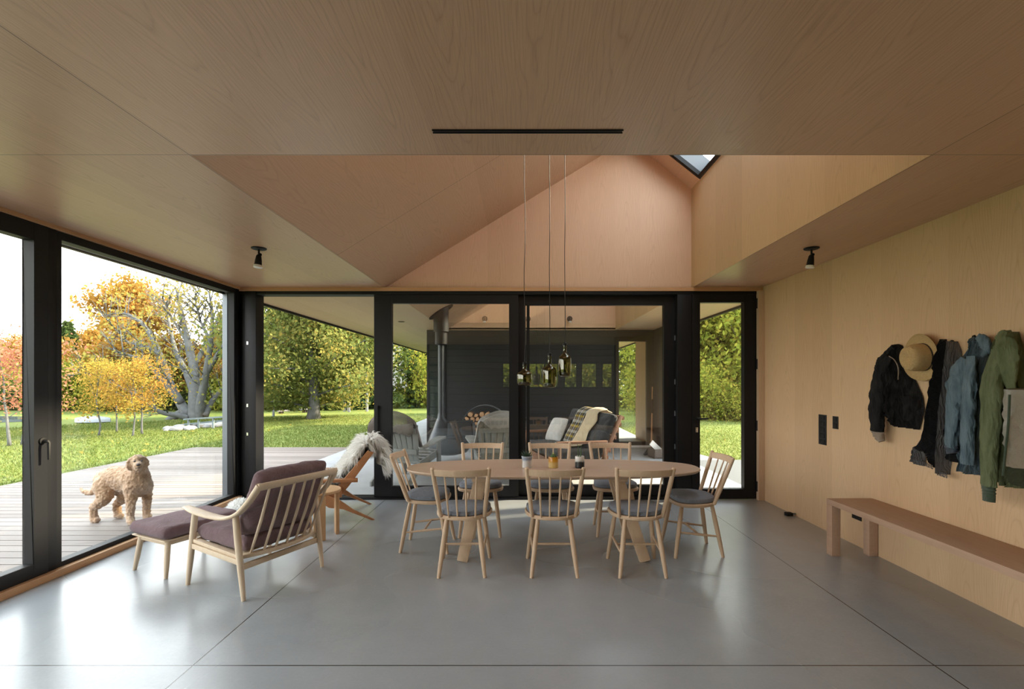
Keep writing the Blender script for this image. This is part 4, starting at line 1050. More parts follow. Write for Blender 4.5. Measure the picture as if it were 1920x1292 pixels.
# galvanised tub with kindling
t = thing('bucket', 'galvanised bucket full of kindling twigs left of the porch sofa', 'bucket', (-.105, 8.1, PZ))
M['zinc'] = plain('galvanised_zinc', (.42,.45,.48), .35, .8, .5, .15, 6)
MB().lathe([(0,0),(.12,0),(.125,.01),(.135,.15),(.14,.16),(.138,.17),(.150,.36),(.156,.365),(.152,.37),(.145,.36),(.12,.02),(0,.02)], 36).build('pail', M['zinc'], t)
MB().tube([(-.15,0,.34),(-.13,-.06,.20),(0,-.155,.15),(.13,-.06,.20),(.15,0,.34)], .005, 6).build('handle', M['zinc'], t)
kd = MB(); rnd = random.Random(8)
for k in range(46):
    a = rnd.uniform(0,6.28); r_ = .11*rnd.random(); L = .2+.16*rnd.random(); el = rnd.uniform(-.15,.5); b = V((r_*math.cos(a), r_*math.sin(a), .30+.12*rnd.random())); d = V((math.cos(a+1.5)*math.cos(el), math.sin(a+1.5)*math.cos(el), math.sin(el)))
    p0 = b-d*L*.4; p1 = b+d*L*.4
    for p in (p0, p1):
        q = math.hypot(p.x, p.y)
        if q > .16: p.x *= .16/q; p.y *= .16/q
    kd.tube([p0, (p0+p1)/2+V((0,0,.03)), p1], .006, 5)
kd.build('kindling', M['bark_dark'], t); t.children[-1]['kind'] = 'stuff'
# porch sofa (front local +y)
RZs = R(105); so = V((.64, 7.42, PZ))
t = thing('outdoor_sofa', 'wooden framed porch sofa with dark cushions and woven base', 'sofa', tuple(so), RZs)
M['sofawood'] = wood('red_brown_teak', (.30,.165,.105), (.19,.10,.065), 'Y', .8)
M['dark_cush'] = fabric('charcoal_cushion', (.035,.04,.045), var=.25)
t2 = NT('brown_wicker'); o = t2.obj(); x = t2.xyz(o); b_ = t2.n('TexBrick'); t2.l(t2.comb(t2.math('ADD', x[0], x[1]), x[2], 0.0), b_.inputs['Vector']); b_.inputs['Scale'].default_value = 14
b_.inputs['Color1'].default_value = (.38,.19,.11,1); b_.inputs['Color2'].default_value = (.28,.13,.075,1); b_.inputs['Mortar'].default_value = (.10,.05,.03,1)
t2.pr(b_.outputs[0], .6, 0, .3, t2.bump(b_.outputs['Fac'], -.6, .01)); M['wicker'] = t2.m
for sx in (-1, 1):
    x = .83*sx
    for y in (.36, -.30): MB().box(x-.022, x+.022, y-.022, y+.022, 0, .565).build('leg', M['sofawood'], t, bevel=.004)
    MB().box(x-.032, x+.032, -.33, .40, .565, .60).build('armrest', M['sofawood'], t, bevel=.005)
    MB().box(x-.012, x+.012, -.28, .34, .08, .30).build('side_panel', M['wicker'], t)
    MB().beam((x-.02*sx,-.26,.28), (x-.02*sx,-.56,.94), .03, .05, up=(0,1,.4)).build('back_post', M['sofawood'], t, bevel=.004)
MB().box(-.81,.81,.335,.36,.08,.30).build('front_panel', M['wicker'], t)
MB().box(-.81,.81,-.30,.35,.27,.30).build('seat_base', M['sofawood'], t)
bs = MB()
for k in range(7):
    z = .36+.09*k; y = -.29-.45*(z-.28)-.03; bs.box(-.80,.80,y-.012,y+.012,z-.025,z+.025)
bs.build('back_slats', M['sofawood'], t)
for sx in (-1, 1):
    cushion('seat_cushion', t, .80, .66, .16, TRS((.405*sx,.045,.38)), M['dark_cush'], None, .3, .012, 5+sx)
    cushion('back_cushion', t, .80, .36, .16, TRS((.405*sx,-.300,.545), 114), M['dark_cush'], None, .4, .02, 9+sx)
    cushion('back_cushion', t, .80, .30, .14, TRS((.405*sx,-.425,.815), 114), M['dark_cush'], None, .4, .02, 12+sx)
pt = lambda p: so + Matrix.Rotation(RZs,3,'Z') @ V(p)
M['white_knit'] = fabric('white_knit', (.60,.60,.58), var=.12, weave=60)
o = cushion('scatter_cushion', None, .42, .42, .13, Matrix.Identity(4), M['white_knit'], None, .75, .01, 20, False)
o.matrix_world = Matrix.Translation(pt((.60,-.09,.625))) @ Matrix.Rotation(RZs,4,'Z') @ TRS((0,0,0), 118, 0, 20)
tag(o, 'white square cushion on the far end of the porch sofa', 'cushion')
def throw(name, lab, cat, x0, x1, prof, mat, jag=0, th=.02, seed=0):
    pts = curve_pts([V((0,y,z)) for y, z in prof], 26); rings = []
    for i, p in enumerate(pts):
        d = (pts[min(i+1,26)]-pts[max(i-1,0)]).normalized(); nn = V((0,-d.z,d.y)); c = []
        if nn.y < 0 and i < 13: nn = -nn
        w0 = jag*noise.noise((i*.35, seed, 0)); w1 = jag*noise.noise((i*.35, seed+5, 0))
        for side in (1, -1):
            for k in (range(13) if side == 1 else range(12,-1,-1)):
                u = k/12; c.append(V(((x0+w0)*(1-u)+(x1+w1)*u, p.y, p.z))+nn*(th*.5*side*(math.sin(math.pi*u)**.4 if 0 < u < 1 else .1)+.008*noise.noise((u*4,i*.4,seed))))
        rings.append(c)
    o = MB().loft(rings).build(name, mat, None, tuple(so), RZs, sharp=70); tag(o, lab, cat); return o
t2 = NT('plaid_wool'); o = t2.obj(); x = t2.xyz(o)
sx_ = t2.math('FRACT', t2.math('MULTIPLY', x[0], 6.0)); sz_ = t2.math('FRACT', t2.math('MULTIPLY', x[2], 6.5))
c1 = t2.ramp(sx_, [(0,(.55,.52,.45)),(.22,(.05,.055,.06)),(.55,(.42,.30,.03)),(.72,(.06,.06,.07))], 'CONSTANT'); c2 = t2.ramp(sz_, [(0,(.50,.50,.46)),(.25,(.05,.055,.065)),(.55,(.45,.33,.04)),(.75,(.05,.055,.06))], 'CONSTANT')
t2.pr(t2.mix(.5, c1, c2), .95, 0, .1); M['plaid'] = t2.m
throw('plaid_blanket', 'grey and yellow plaid blanket over the back of the porch sofa', 'blanket', .02, .40, [(-.13,.46),(-.17,.56),(-.30,.78),(-.38,.94),(-.50,1.0),(-.585,.95),(-.56,.80)], M['plaid'], 0, .02, 3)
M['cream_fur'] = fabric('cream_sheepskin', (.62,.50,.31), var=.15, weave=120, c2=(.78,.67,.46), vs=14)
throw('sheepskin', 'cream sheepskin over the seat and back of the porch sofa', 'sheepskin', -.46, -.03, [(.16,.482),(0,.487),(-.11,.50),(-.175,.58),(-.30,.80),(-.385,.955),(-.50,1.005),(-.585,.95)], M['cream_fur'], .10, .045, 7)
# broom, box of tools
t = thing('broom', 'broom leaning into the corner beside the glazed pavilion door', 'broom', (2.50, 9.35, PZ))
a, b = V((0,0,.10)), V((.30,1.05,1.30))
MB().tube([a, a.lerp(b,.55)], .016, 10).build('handle', wood('broom_handle', (.46,.26,.15), (.33,.17,.09)), t)
MB().tube([a.lerp(b,.55), a.lerp(b,.78)], .017, 10).build('grip', M['black_matte'], t); MB().tube([a.lerp(b,.78), b], .014, 10).build('handle', wood('broom_handle_top', (.46,.26,.15), (.33,.17,.09)), t)
MB().loft([[V((-.05,-.03,.14)),V((.05,-.03,.14)),V((.05,.03,.14)),V((-.05,.03,.14))],[V((-.15,-.06,0)),V((.13,-.06,0)),V((.13,.05,0)),V((-.15,.05,0))]]).build('bristles', M['black_matte'], t)
t = thing('crate', 'dark wooden crate on the porch floor in the right corner', 'box', (2.62, 9.05, PZ), R(8))
m = MB().box(-.22,.22,-.15,.15,0,.02).box(-.22,.22,-.15,-.13,0,.17).box(-.22,.22,.13,.15,0,.17).box(-.22,-.20,-.15,.15,0,.17).box(.20,.22,-.15,.15,0,.17)
m.build('body', wood('dark_crate_wood', (.10,.075,.06), (.05,.04,.03), 'X'), t, smooth=False)
o = MB().box(-.05,.05,-.006,.006,-.16,.16).build('pamphlet', M['white'], None, (2.50, 9.05, .185)); o.rotation_euler = (R(20), R(-52), R(10)); tag(o, 'white flat board leaning in the dark crate', 'board')
t = thing('paper_roll', 'white rolled sheet standing in the dark crate', 'roll', (2.72, 9.05, .02)); o = MB().tube([(0,0,0),(.07,0,.33)], .045, 16).build('sheet', M['white'], t)
# spots on the porch gable, downlight
for px, lab in ((909,'black wall spotlight on the porch gable, left of three'), (990,'black wall spotlight on the porch gable, middle of three'), (1068,'black wall spotlight on the porch gable, right of three')):
    p = P(px, 598, 10.5); t = thing('wall_spotlight', lab, 'spotlight', tuple(p), group='spots on the porch gable')
    MB().lathe([(0,0),(.06,0),(.06,.02),(0,.02)], 20, (0,0,0), Matrix.Rotation(R(90),3,'X')).build('base', M['black_matte'], t)
    MB().tube([(0,-.02,0),(0,-.07,-.02)], .012, 8).build('arm', M['black_matte'], t)
    MB().lathe([(0,0),(.025,.0),(.034,.09),(.030,.09),(0,.085)], 16, (0,-.075,.02), Matrix.Rotation(R(165),3,'X')).build('lamp_head', M['black_matte'], t)
    MB().lathe([(0,.088),(.031,.088),(.033,.105),(0,.108)], 16, (0,-.075,.02), Matrix.Rotation(R(165),3,'X')).build('reflector', M['white'], t)
t = thing('downlight', 'small round dark downlight in the porch ceiling', 'downlight', (-2.255, 9.03, ZC))
MB().lathe([(0,0),(.062,0),(.062,-.006),(.052,-.008),(.05,-.002),(0,-.002)], 24).build('trim_ring', M['black_matte'], t)

# ================================================================== THE DOG
def capsules(chains, balls):
    m = MB()
    for pts, rad in chains:
        c = curve_pts(pts, 3*(len(pts)-1)); r = lerp_list(rad, len(c)-1); m.tube(c, r, 12); m.ball(c[0], r[0], 12, 8); m.ball(c[-1], r[-1], 12, 8)
    for b in balls: m.ball(b[0], b[1], 16, 12, b[2] if len(b) > 2 else None)
    return m
DL = V((-4.10, 4.965, -.03)); DR = R(-8)
mz = V((.75,-.66,-.06)).normalized(); pp = V((.66,.75,0)).normalized(); HD = V((.258,-.078,.632))
Rh = Matrix((mz, pp, mz.cross(pp))).transposed()
ch = [([(.185,-.075,.36),(.195,-.092,.22),(.190,-.095,.10),(.192,-.096,.045)], [.072,.043,.034,.036]),
      ([(.185,.075,.36),(.185,.095,.22),(.178,.098,.10),(.18,.098,.045)], [.072,.043,.034,.036]),
      ([(.192,-.096,.032),(.225,-.105,.028)], [.036,.030]), ([(.18,.098,.032),(.212,.09,.028)], [.036,.030]),
      ([(-.16,-.055,.37),(-.125,-.075,.27),(-.195,-.085,.185),(-.255,-.08,.15),(-.245,-.08,.06)], [.095,.074,.048,.036,.035]),
      ([(-.15,.06,.37),(-.055,.075,.27),(-.110,.085,.19),(-.165,.085,.15),(-.150,.085,.06)], [.095,.072,.046,.036,.035]),
      ([(-.245,-.08,.032),(-.205,-.088,.026)], [.036,.030]), ([(-.150,.085,.032),(-.110,.08,.026)], [.036,.030]),
      ([(-.21,0,.43),(-.10,0,.455),(.02,0,.45),(.13,0,.445),(.18,-.01,.45)], [.095,.11,.115,.125,.115]),
      ([(.19,-.01,.47),(.225,-.035,.53),(.25,-.06,.58)], [.100,.078,.062]),
      ([(-.26,0,.40),(-.33,.0,.315),(-.40,.01,.275),(-.46,.01,.285),(-.52,.015,.315)], [.045,.033,.028,.024,.012])]
bl = [((.165,0,.40),(.135,.118,.15)), ((.02,0,.42),(.17,.108,.118)), ((-.16,0,.41),(.13,.112,.125)), (HD,(.068,.060,.064),Rh), (HD+mz*.065+V((0,0,-.024)),(.050,.040,.038),Rh), (HD+mz*.070+V((0,0,-.052)),(.042,.036,.028),Rh), (HD+V((0,0,.030))+mz*.012,(.054,.050,.042),Rh)]
for s_ in (-1, 1):
    e0 = HD+pp*.050*s_+V((0,0,.036)); ch.append(([e0, e0+pp*.019*s_+V((0,0,-.03)), e0+pp*.021*s_+V((0,0,-.075)), e0+pp*.015*s_+V((0,0,-.108))], [.016,.020,.022,.015]))
t = NT('apricot_curly_coat'); o = t.obj(); n = t.noise(o, 60, 4, .7); n2 = t.noise(o, 7, 2)
f = t.math('ADD', t.math('MULTIPLY', n, .7), t.math('MULTIPLY', n2, .5)); f = t.math('SUBTRACT', f, .1, clamp=True)
x = t.pr(t.ramp(f, [(.2,(.20,.105,.055)),(.5,(.40,.25,.145)),(.8,(.60,.45,.31))]), .9, 0, .1, t.bump(n, .8, .01)); x.inputs['Sheen Weight'].default_value = .5
M['dog'] = t.m
dog = thing('dog', 'apricot curly-coated dog standing on the deck looking at the viewer', 'dog', tuple(DL), DR)
src = link('tmp', capsules(ch, bl).mesh('tmp', None, weld=False))
rm = src.modifiers.new('r', 'REMESH'); rm.mode = 'VOXEL'; rm.voxel_size = .0085
sm = src.modifiers.new('s', 'SMOOTH'); sm.iterations = 5; sm.factor = .5
dg = bpy.context.evaluated_depsgraph_get(); me = bpy.data.meshes.new_from_object(src.evaluated_get(dg)); bpy.data.objects.remove(src)
for v in me.vertices:
    c = v.co; face = max(0, 1-(c-(HD+mz*.08)).length/.085)
    k = .55*noise.noise(c*38)+.6*noise.noise(c*70+V((3,1,2)))
    v.co = c+v.normal*(.013*k*(1-.75*face))
me.polygons.foreach_set('use_smooth', [True]*len(me.polygons)); me.materials.append(M['dog'])
link('body', me, dog)
M['nose'] = plain('dog_nose', (.035,.018,.014), .35, 0, .5)
MB().ball(HD+mz*.122+V((0,0,-.010)), (.015,.018,.014), 12, 8, Rh).build('nose', M['nose'], dog)
for s_ in (-1, 1): MB().ball(HD+mz*.066+pp*.027*s_+V((0,0,.016)), .0100, 10, 8).build('eye', M['nose'], dog)
mo = HD+mz*.110+V((0,0,-.042)); MB().tube([mo-pp*.022+V((0,0,-.005))-mz*.015, mo+mz*.012, mo+pp*.022+V((0,0,-.005))-mz*.015], .004, 6).build('mouth', M['nose'], dog)
# ================================================================== GARDEN AND WOODS
NR = np.random.RandomState(7)
def leaf_mesh(name, C, size, mat, rs, el=1.0, drp=0.0):
    n = len(C); u = rs.normal(size=(n,3)); u[:,2] -= drp; u /= np.linalg.norm(u, axis=1, keepdims=True)
    w_ = rs.normal(size=(n,3)); v = np.cross(u, w_); v /= np.linalg.norm(v, axis=1, keepdims=True)
    s = size*(.6+.8*rs.rand(n,1)); a = u*s*el; b = v*s*.62
    X = np.stack([C-a, C-a*.1+b, C+a, C-a*.1-b], 1).reshape(-1,3).astype(np.float32)
    me = bpy.data.meshes.new(name); me.vertices.add(4*n); me.vertices.foreach_set('co', X.ravel())
    me.loops.add(4*n); me.loops.foreach_set('vertex_index', np.arange(4*n, dtype=np.int32))
    me.polygons.add(n); me.polygons.foreach_set('loop_start', np.arange(0,4*n,4,dtype=np.int32))
    me.update(calc_edges=True); me.materials.append(mat); return me
def broadleaf(nm, seed, h, r, base, tr, nl, ls, lm, bark, ncl=46, sig=.17, lean=0, stems=1):
    rs = np.random.RandomState(seed); m = MB(); cl = []
    for st_ in range(stems):
        ox = (st_-(stems-1)/2)*.35*(stems > 1)
        tp = [V((ox*(1+k*.25)+lean*k/6+.022*r*rs.normal()*(k > 0), .022*r*rs.normal()*(k > 0), h*.92*k/6)) for k in range(7)]
        tc = curve_pts(tp, 14); m.tube(tc, [tr*(1.25 if k == 0 else 1)*(1-k/15.5) for k in range(15)], 8)
        nb = ncl//stems//2
        for b in range(nb):
            t_ = base/h+(1-base/h)*(.9*b/nb+.05*rs.rand()); p0 = tc[min(14,int(t_*14*.95))]
            prof = math.sin(math.pi*min(.97,.16+.80*(t_-base/h)/(1-base/h)))**.75
            az = b*2.4+rs.rand()*.8; el = R(8+58*t_+rs.normal()*8); L = r*prof*(.8+.35*rs.rand())
            d = V((math.cos(az)*math.cos(el), math.sin(az)*math.cos(el), math.sin(el)))
            p1 = p0+d*L*.5+V((0,0,.05*L)); p2 = p0+d*L
            m.tube([p0, p1, p2], [tr*.30*(1-.6*t_), tr*.16, tr*.04], 5)
            cl += [p1, p2, p2+V((rs.normal()*.12*r, rs.normal()*.12*r, rs.normal()*.1*r))]
            if b % 2: cl.append(p0.lerp(p1, .8))
        cl.append(tc[-1])
    CL = np.array([tuple(c) for c in cl]); idx = rs.randint(0, len(CL), nl)
    C = CL[idx]+rs.normal(size=(nl,3))*np.array([r*sig, r*sig, r*sig*.72]); C = C[C[:,2] > base*.55]
    return m.mesh(nm+'_trunk', bark, sharp=180), leaf_mesh(nm+'_leaves', C, ls, lm, rs, 1.0, .3)
def conifer(nm, seed, h, r, base, tr, nl, ls, lm, bark):
    rs = np.random.RandomState(seed); m = MB(); m.tube([(0,0,0),(.03*h*rs.normal()*.3,0,h*.5),(0,0,h)], [tr,tr*.6,.01], 7); C = []
    nw = int(h*2.6); per = max(8, nl//(nw*7))
    for k in range(nw):
        z = base+(h-base)*(k/nw)**.95; L0 = r*(1-(z-base)/(h-base))**.8*(.75+.4*rs.rand())+.1
        for b in range(7):
            az = k*1.3+b*.9+rs.rand()*.5; L = L0*(.7+.5*rs.rand()); t_ = rs.rand(per)**.7
            x = t_*L; dz = -.28*L*t_**1.5+.10*L*t_
            C.append(np.stack([math.cos(az)*x+rs.normal(size=per)*.10*L, math.sin(az)*x+rs.normal(size=per)*.10*L, z+dz+rs.normal(size=per)*.06], 1))
            if b < 3: m.tube([(0,0,z),(math.cos(az)*L*.9,math.sin(az)*L*.9,z-.18*L)], [.022,.006], 4)
    return m.mesh(nm+'_trunk', bark, sharp=180), leaf_mesh(nm+'_needles', np.concatenate(C), ls, lm, rs, 1.7, .6)
def bushm(nm, seed, h, r, nl, ls, lm, bark):
    rs = np.random.RandomState(seed); m = MB(); cl = []
    for b in range(16):
        az = b*2.4; d = V((math.cos(az)*r*rs.rand()*.9, math.sin(az)*r*rs.rand()*.9, h*(.35+.6*rs.rand()))); m.tube([(d.x*.1,d.y*.1,0), d*.55, d], [.03,.02,.006], 5); cl += [d, d*.72, d*.45]
    CL = np.array([tuple(c) for c in cl]); C = CL[rs.randint(0,len(CL),nl)]+rs.normal(size=(nl,3))*np.array([r*.22,r*.22,h*.13]); C[:,2] = np.abs(C[:,2])
    return m.mesh(nm+'_stems', bark, sharp=180), leaf_mesh(nm+'_leaves', C, ls, lm, rs)
L = {}
L['green'] = leafmat('maple_green_turning', [(.07,.10,.028),(.13,.165,.045),(.21,.21,.06),(.40,.26,.055)], .45, .55)
L['orange'] = leafmat('maple_orange', [(.17,.15,.035),(.30,.18,.04),(.40,.20,.045),(.42,.26,.06)], .5, .7)
L['yellow'] = leafmat('maple_yellow', [(.14,.15,.035),(.30,.23,.045),(.42,.28,.06),(.42,.22,.06)], .5, .8)
L['red'] = leafmat('maple_red', [(.28,.11,.07),(.38,.16,.10),(.42,.20,.12),(.30,.18,.08)], .5, .8)
L['gold'] = leafmat('thin_gold_leaves', [(.18,.18,.05),(.32,.26,.06),(.38,.30,.09)], .5, 1.0)
L['dark'] = leafmat('spruce_needles', [(.014,.030,.016),(.030,.055,.026),(.05,.075,.03)], .2, 1.0)
L['mid'] = leafmat('cedar_needles', [(.035,.06,.022),(.065,.10,.03),(.10,.13,.04)], .3, .8)
L['lime'] = leafmat('bright_undergrowth', [(.09,.13,.02),(.19,.23,.035),(.32,.31,.05),(.36,.22,.06)], .55, 1.2)
BK, BD = M['bark'], M['bark_dark']
PR = {
 'green': broadleaf('green', 3, 7.4, 3.5, .75, .25, 52000, .075, L['green'], BK, 84, .13),
 'amber': broadleaf('amber', 9, 4.3, 1.5, 1.35, .055, 2400, .058, L['orange'], BK, 30, .19),
 'orange': broadleaf('orange', 5, 6.2, 2.2, 1.5, .13, 13000, .085, L['orange'], BK, 44, .15),
 'yellow': broadleaf('yellow', 8, 4.3, 1.5, 1.35, .05, 2000, .058, L['yellow'], BK, 30, .18),
 'red': broadleaf('red', 11, 4.2, 1.7, 1.5, .06, 2900, .06, L['red'], BK, 34, .19, stems=2),
 'dark': conifer('dark', 13, 10.5, 2.1, .7, .15, 9000, .10, L['dark'], BD),
 'mid': conifer('mid', 15, 8.0, 2.4, .5, .13, 9000, .11, L['mid'], BD),
 'lime': bushm('lime', 17, 3.2, 2.0, 6500, .085, L['lime'], BD),
 'shrub': bushm('shrub', 19, 1.6, 1.5, 3200, .07, L['mid'], BD),
 'tallgreen': broadleaf('tallgreen', 21, 9.5, 3.2, 1.2, .2, 9000, .13, L['green'], BD, 56, .17),
 'limetree': broadleaf('limetree', 23, 8.5, 3.0, .8, .16, 9500, .12, L['lime'], BD, 56, .17)}
def plant(kind, x, y, s, rz, name, lab, cat='tree', group=None, z=-.22, sz=None):
    t = thing(name, lab, cat, (x, y, z), rz, group); t.scale = (s, s, s*(sz or 1))
    link('stems' if kind in ('lime','lime2','shrub') else 'trunk', PR[kind][0], t); link('foliage' if kind in ('lime','lime2','shrub') else 'crown', PR[kind][1], t); return t
def gp(px, py, z=-.22): p = G(px, py, z); return p.x, p.y
# the named trees
plant('green', *gp(588,787), .98, .5, 'maple_tree', 'broad green maple turning orange, alone on the lawn behind the open doorway')
for px, py, s, k, lab in ((185,818,.54,'yellow','slender yellow maple nearest the upturned boat'), (219,811,.50,'amber','slender orange maple between two slender yellow maples'), (249,819,.52,'yellow','slender yellow maple, third from the upturned boat'), (266,816,.56,'amber','slender orange maple nearest the old grey tree')):
    x, y = gp(px, py); plant(k, x, y, s, px, 'maple_tree', lab, group='young maples by the pond')
plant('orange', P(246,780,26.5).x, 26.5, 1.16, 2.0, 'maple_tree', 'tall orange maple standing highest against the white sky behind the old tree')
x, y = gp(30, 837); plant('red', x, y, .64, 1.0, 'maple_tree', 'twin-stemmed red maple seen through the left door')
plant('mid', P(127,780,31).x, 31, .70, .4, 'cedar_tree', 'green cedar rising behind the boat, close to the door frame between the left panes')
# the old grey tree: thick low limbs drawn out in depth as well as across
AY = 21.0; t = thing('old_tree', 'huge old grey tree with bare spreading limbs and thin gold leaves', 'tree', tuple(P(368,786,AY)))
org_ = P(368,786,AY); m = MB(); tips = []
def limb(pts, r0, r1, k=24):
    c = curve_pts([P(px,py,AY+dy)-org_ for px,py,dy in pts], k); m.tube(c, [r0+(r1-r0)*(i/k)**.8 for i in range(k+1)], 10)
    return c
limbs = [([(368,790,0),(366,740,0),(365,700,.1),(355,655,.3),(345,610,.4),(335,560,.5),(330,540,.6)],.32,.03),
 ([(372,788,0),(378,745,-.2),(388,690,-.5),(395,640,-.7),(398,590,-.8),(392,548,-.9)],.22,.03),
 ([(352,780,0),(335,750,.1),(318,715,.3),(298,660,.5),(270,610,.7),(240,590,.9),(218,588,1.0)],.22,.03),
 ([(352,784,-.2),(330,778,-.5),(300,772,-.9),(265,745,-1.3),(225,725,-1.6),(185,705,-1.9),(150,698,-2.2)],.13,.02),
 ([(340,755,0),(310,720,-.3),(285,690,-.6),(262,672,-.8),(215,660,-1.0)],.16,.015),
 ([(384,780,0),(396,755,.3),(418,728,.6),(445,700,.9),(480,670,1.2)],.15,.025),
 ([(368,745,0),(350,700,.6),(330,660,1.1),(318,610,1.5),(310,580,1.7)],.20,.02),
 ([(386,700,-.4),(408,665,-.6),(430,625,-.8),(440,590,-.9)],.14,.02),
 ([(360,690,.2),(385,650,.6),(415,600,.9),(430,560,1.0)],.14,.015),
 ([(350,640,.3),(325,600,.2),(305,560,.1)],.08,.012), ([(300,665,.4),(275,650,.5),(240,640,.6),(200,600,.6)],.07,.012), ([(395,640,-.7),(375,600,-.7),(365,560,-.8)],.08,.012),
 ([(350,770,.3),(320,785,.0),(305,800,-.2)],.20,.10)]
rnd = random.Random(3)
for pts, r0, r1 in limbs:
    c = limb(pts, r0, r1)
    if r1 > .09: continue
    for i in range(6, 25):
        d = (c[min(i+1,24)]-c[i-1]).normalized(); s = (d.cross(V((rnd.uniform(-1,1),rnd.uniform(-1,1),rnd.uniform(-1,1))))).normalized()
        e = (d*.6+s*.9+V((0,0,.35))).normalized(); Lt = rnd.uniform(.5,1.25); a = c[i]; b = a+e*Lt*.5+V((0,0,.06)); q = a+e*Lt+V((0,0,.16))
        m.tube([a,b,q], [.03,.018,.006], 5); tips += [b, q]
        for _ in range(3):
            f_ = (e+V((rnd.uniform(-1,1),rnd.uniform(-1,1),rnd.uniform(-.6,1)))*.8).normalized(); m.tube([b, b+f_*.28, b+f_*.55], [.012,.008,.003], 4); tips.append(b+f_*.5)
m.build('trunk', BK, t, sharp=180)
rs = np.random.RandomState(2); T = np.array([tuple(p) for p in tips]); C = T[rs.randint(0,len(T),2600)]+rs.normal(size=(2600,3))*.26
link('crown', leaf_mesh('old_tree_leaves', C, .075, L['gold'], rs), t)
# the woods round the lawn
rnd = random.Random(11)
G_ = {'dark': ('spruce_tree','dark evergreen in the woods round the lawn','dark evergreens of the woods'), 'mid': ('cedar_tree','mid green cedar in the woods round the lawn','green cedars of the woods'),
      'tallgreen': ('woodland_tree','tall green broadleaf tree in the woods round the lawn','green broadleaf trees of the woods'), 'limetree': ('woodland_tree','bright yellow-green tree in the sunlit woods','yellow-green trees of the woods'),
      'orange': ('woodland_maple','orange maple in the woods behind the pond and old tree','orange maples of the woods'), 'yellow': ('woodland_maple','yellow maple in the woods behind the pond and old tree','yellow maples of the woods'),
      'red': ('woodland_maple','red maple in the woods behind the pond','red maples of the woods'), 'lime': ('bush','sunlit yellow-green bush at the edge of the woods','sunlit bushes at the edge of the woods'), 'shrub': ('shrub','green shrub at the foot of the woods','green shrubs at the foot of the woods')}
def wood_row(x0, y0, x1, y1, n, kinds, smin, smax, jit, gap=None):
    for i in range(n):
        u = (i+.5)/n+rnd.uniform(-.3,.3)/n; x = x0+(x1-x0)*u+rnd.uniform(-jit,jit); y = y0+(y1-y0)*u+rnd.uniform(-jit,jit); k = rnd.choice(kinds); nm, lab, g = G_[k]
        plant(k, x, y, rnd.uniform(smin,smax), rnd.uniform(0,6.3), nm, lab, nm.replace('_',' ') if nm in ('bush','shrub') else 'tree', g)
# left: low far edge of the pond, then higher behind the old tree
wood_row(-62, 34, -36, 36, 12, ['orange','red','mid','red','yellow'], .70, .95, 1.5)
wood_row(-60, 40, -34, 43, 10, ['mid','dark','mid'], .50, .72, 1.5)
wood_row(-37, 33, -20, 31, 10, ['orange','yellow','orange','red','yellow'], .65, .85, 1.0)
wood_row(-40, 40, -22, 38, 9, ['mid','mid','orange'], .55, .75, 1.2)
wood_row(-34, 28, -15, 27, 18, ['shrub','shrub','lime'], .7, 1.1, .8)
wood_row(-24, 27.5, -15, 28, 7, ['orange','yellow','orange'], .6, .78, .8)
# middle: darker and taller
wood_row(-17, 29, -3, 36, 10, ['dark','dark','mid','tallgreen','dark'], .9, 1.15, 1.0)
wood_row(-16, 34, -2, 41, 10, ['dark','dark','mid'], 1.0, 1.3, 1.2)
wood_row(-14, 26.5, -4, 34, 8, ['shrub','shrub'], .8, 1.2, .6)
wood_row(-12.0, 27.5, -7.0, 29, 5, ['mid','dark'], .7, .95, .5)
# straight behind the pavilion and to the right
wood_row(-3, 37, 9, 33, 7, ['mid','limetree','tallgreen'], .9, 1.1, 1.0)
wood_row(6.3, 23.0, 13.0, 22.0, 6, ['limetree','lime','limetree'], .8, 1.0, .5)
wood_row(5.5, 27, 16, 26, 6, ['limetree','mid','tallgreen'], 1.0, 1.2, .8)
wood_row(6.5, 20.5, 11.5, 19.5, 8, ['lime','shrub','lime'], .5, .85, .4)
plant('gold' if 'gold' in PR else 'lime', *(lambda p: (p.x, p.y))(P(792,750,30)), 1.0, .3, 'shrub', 'pale yellow shrub before the dark evergreens seen past the flue', 'shrub', z=-.2, sz=1.25)
# behind the viewer: what the strip windows look out on
G_['limetree'] = ('woodland_tree','yellow-green tree seen only as a reflection in the sliding doors','reflected trees')
G_['lime2'] = ('bush','yellow-green bush seen only as a reflection in the sliding doors','reflected bushes'); PR['lime2'] = PR['lime']
wood_row(-7, -15, 9, -14, 8, ['limetree'], .75, .95, .8); wood_row(-4, -9.5, 6.5, -9.0, 8, ['lime2'], .85, 1.05, .4)
# thin bare trunks beyond the maple
for px, lab in ((646,'thin pale birch trunk beyond the maple, left of a pair'), (653,'thin pale birch trunk beyond the maple, right of a pair'), (688,'thin pale birch trunk standing alone beside the sliding door post')):
    p = P(px, 768, 26); t = thing('birch_tree', lab, 'tree', (p.x, p.y, -.22)); MB().tube([(0,0,0),(.03,0,3),(-.05,.05,6.5)], [.075,.065,.03], 8).build('trunk', M['stone'], t)
    MB().tube([(0,0,4.0),(.5,.2,4.8)], [.03,.008], 5).tube([(0,0,4.6),(-.5,.1,5.5)], [.03,.008], 5).build('branch', M['stone'], t)
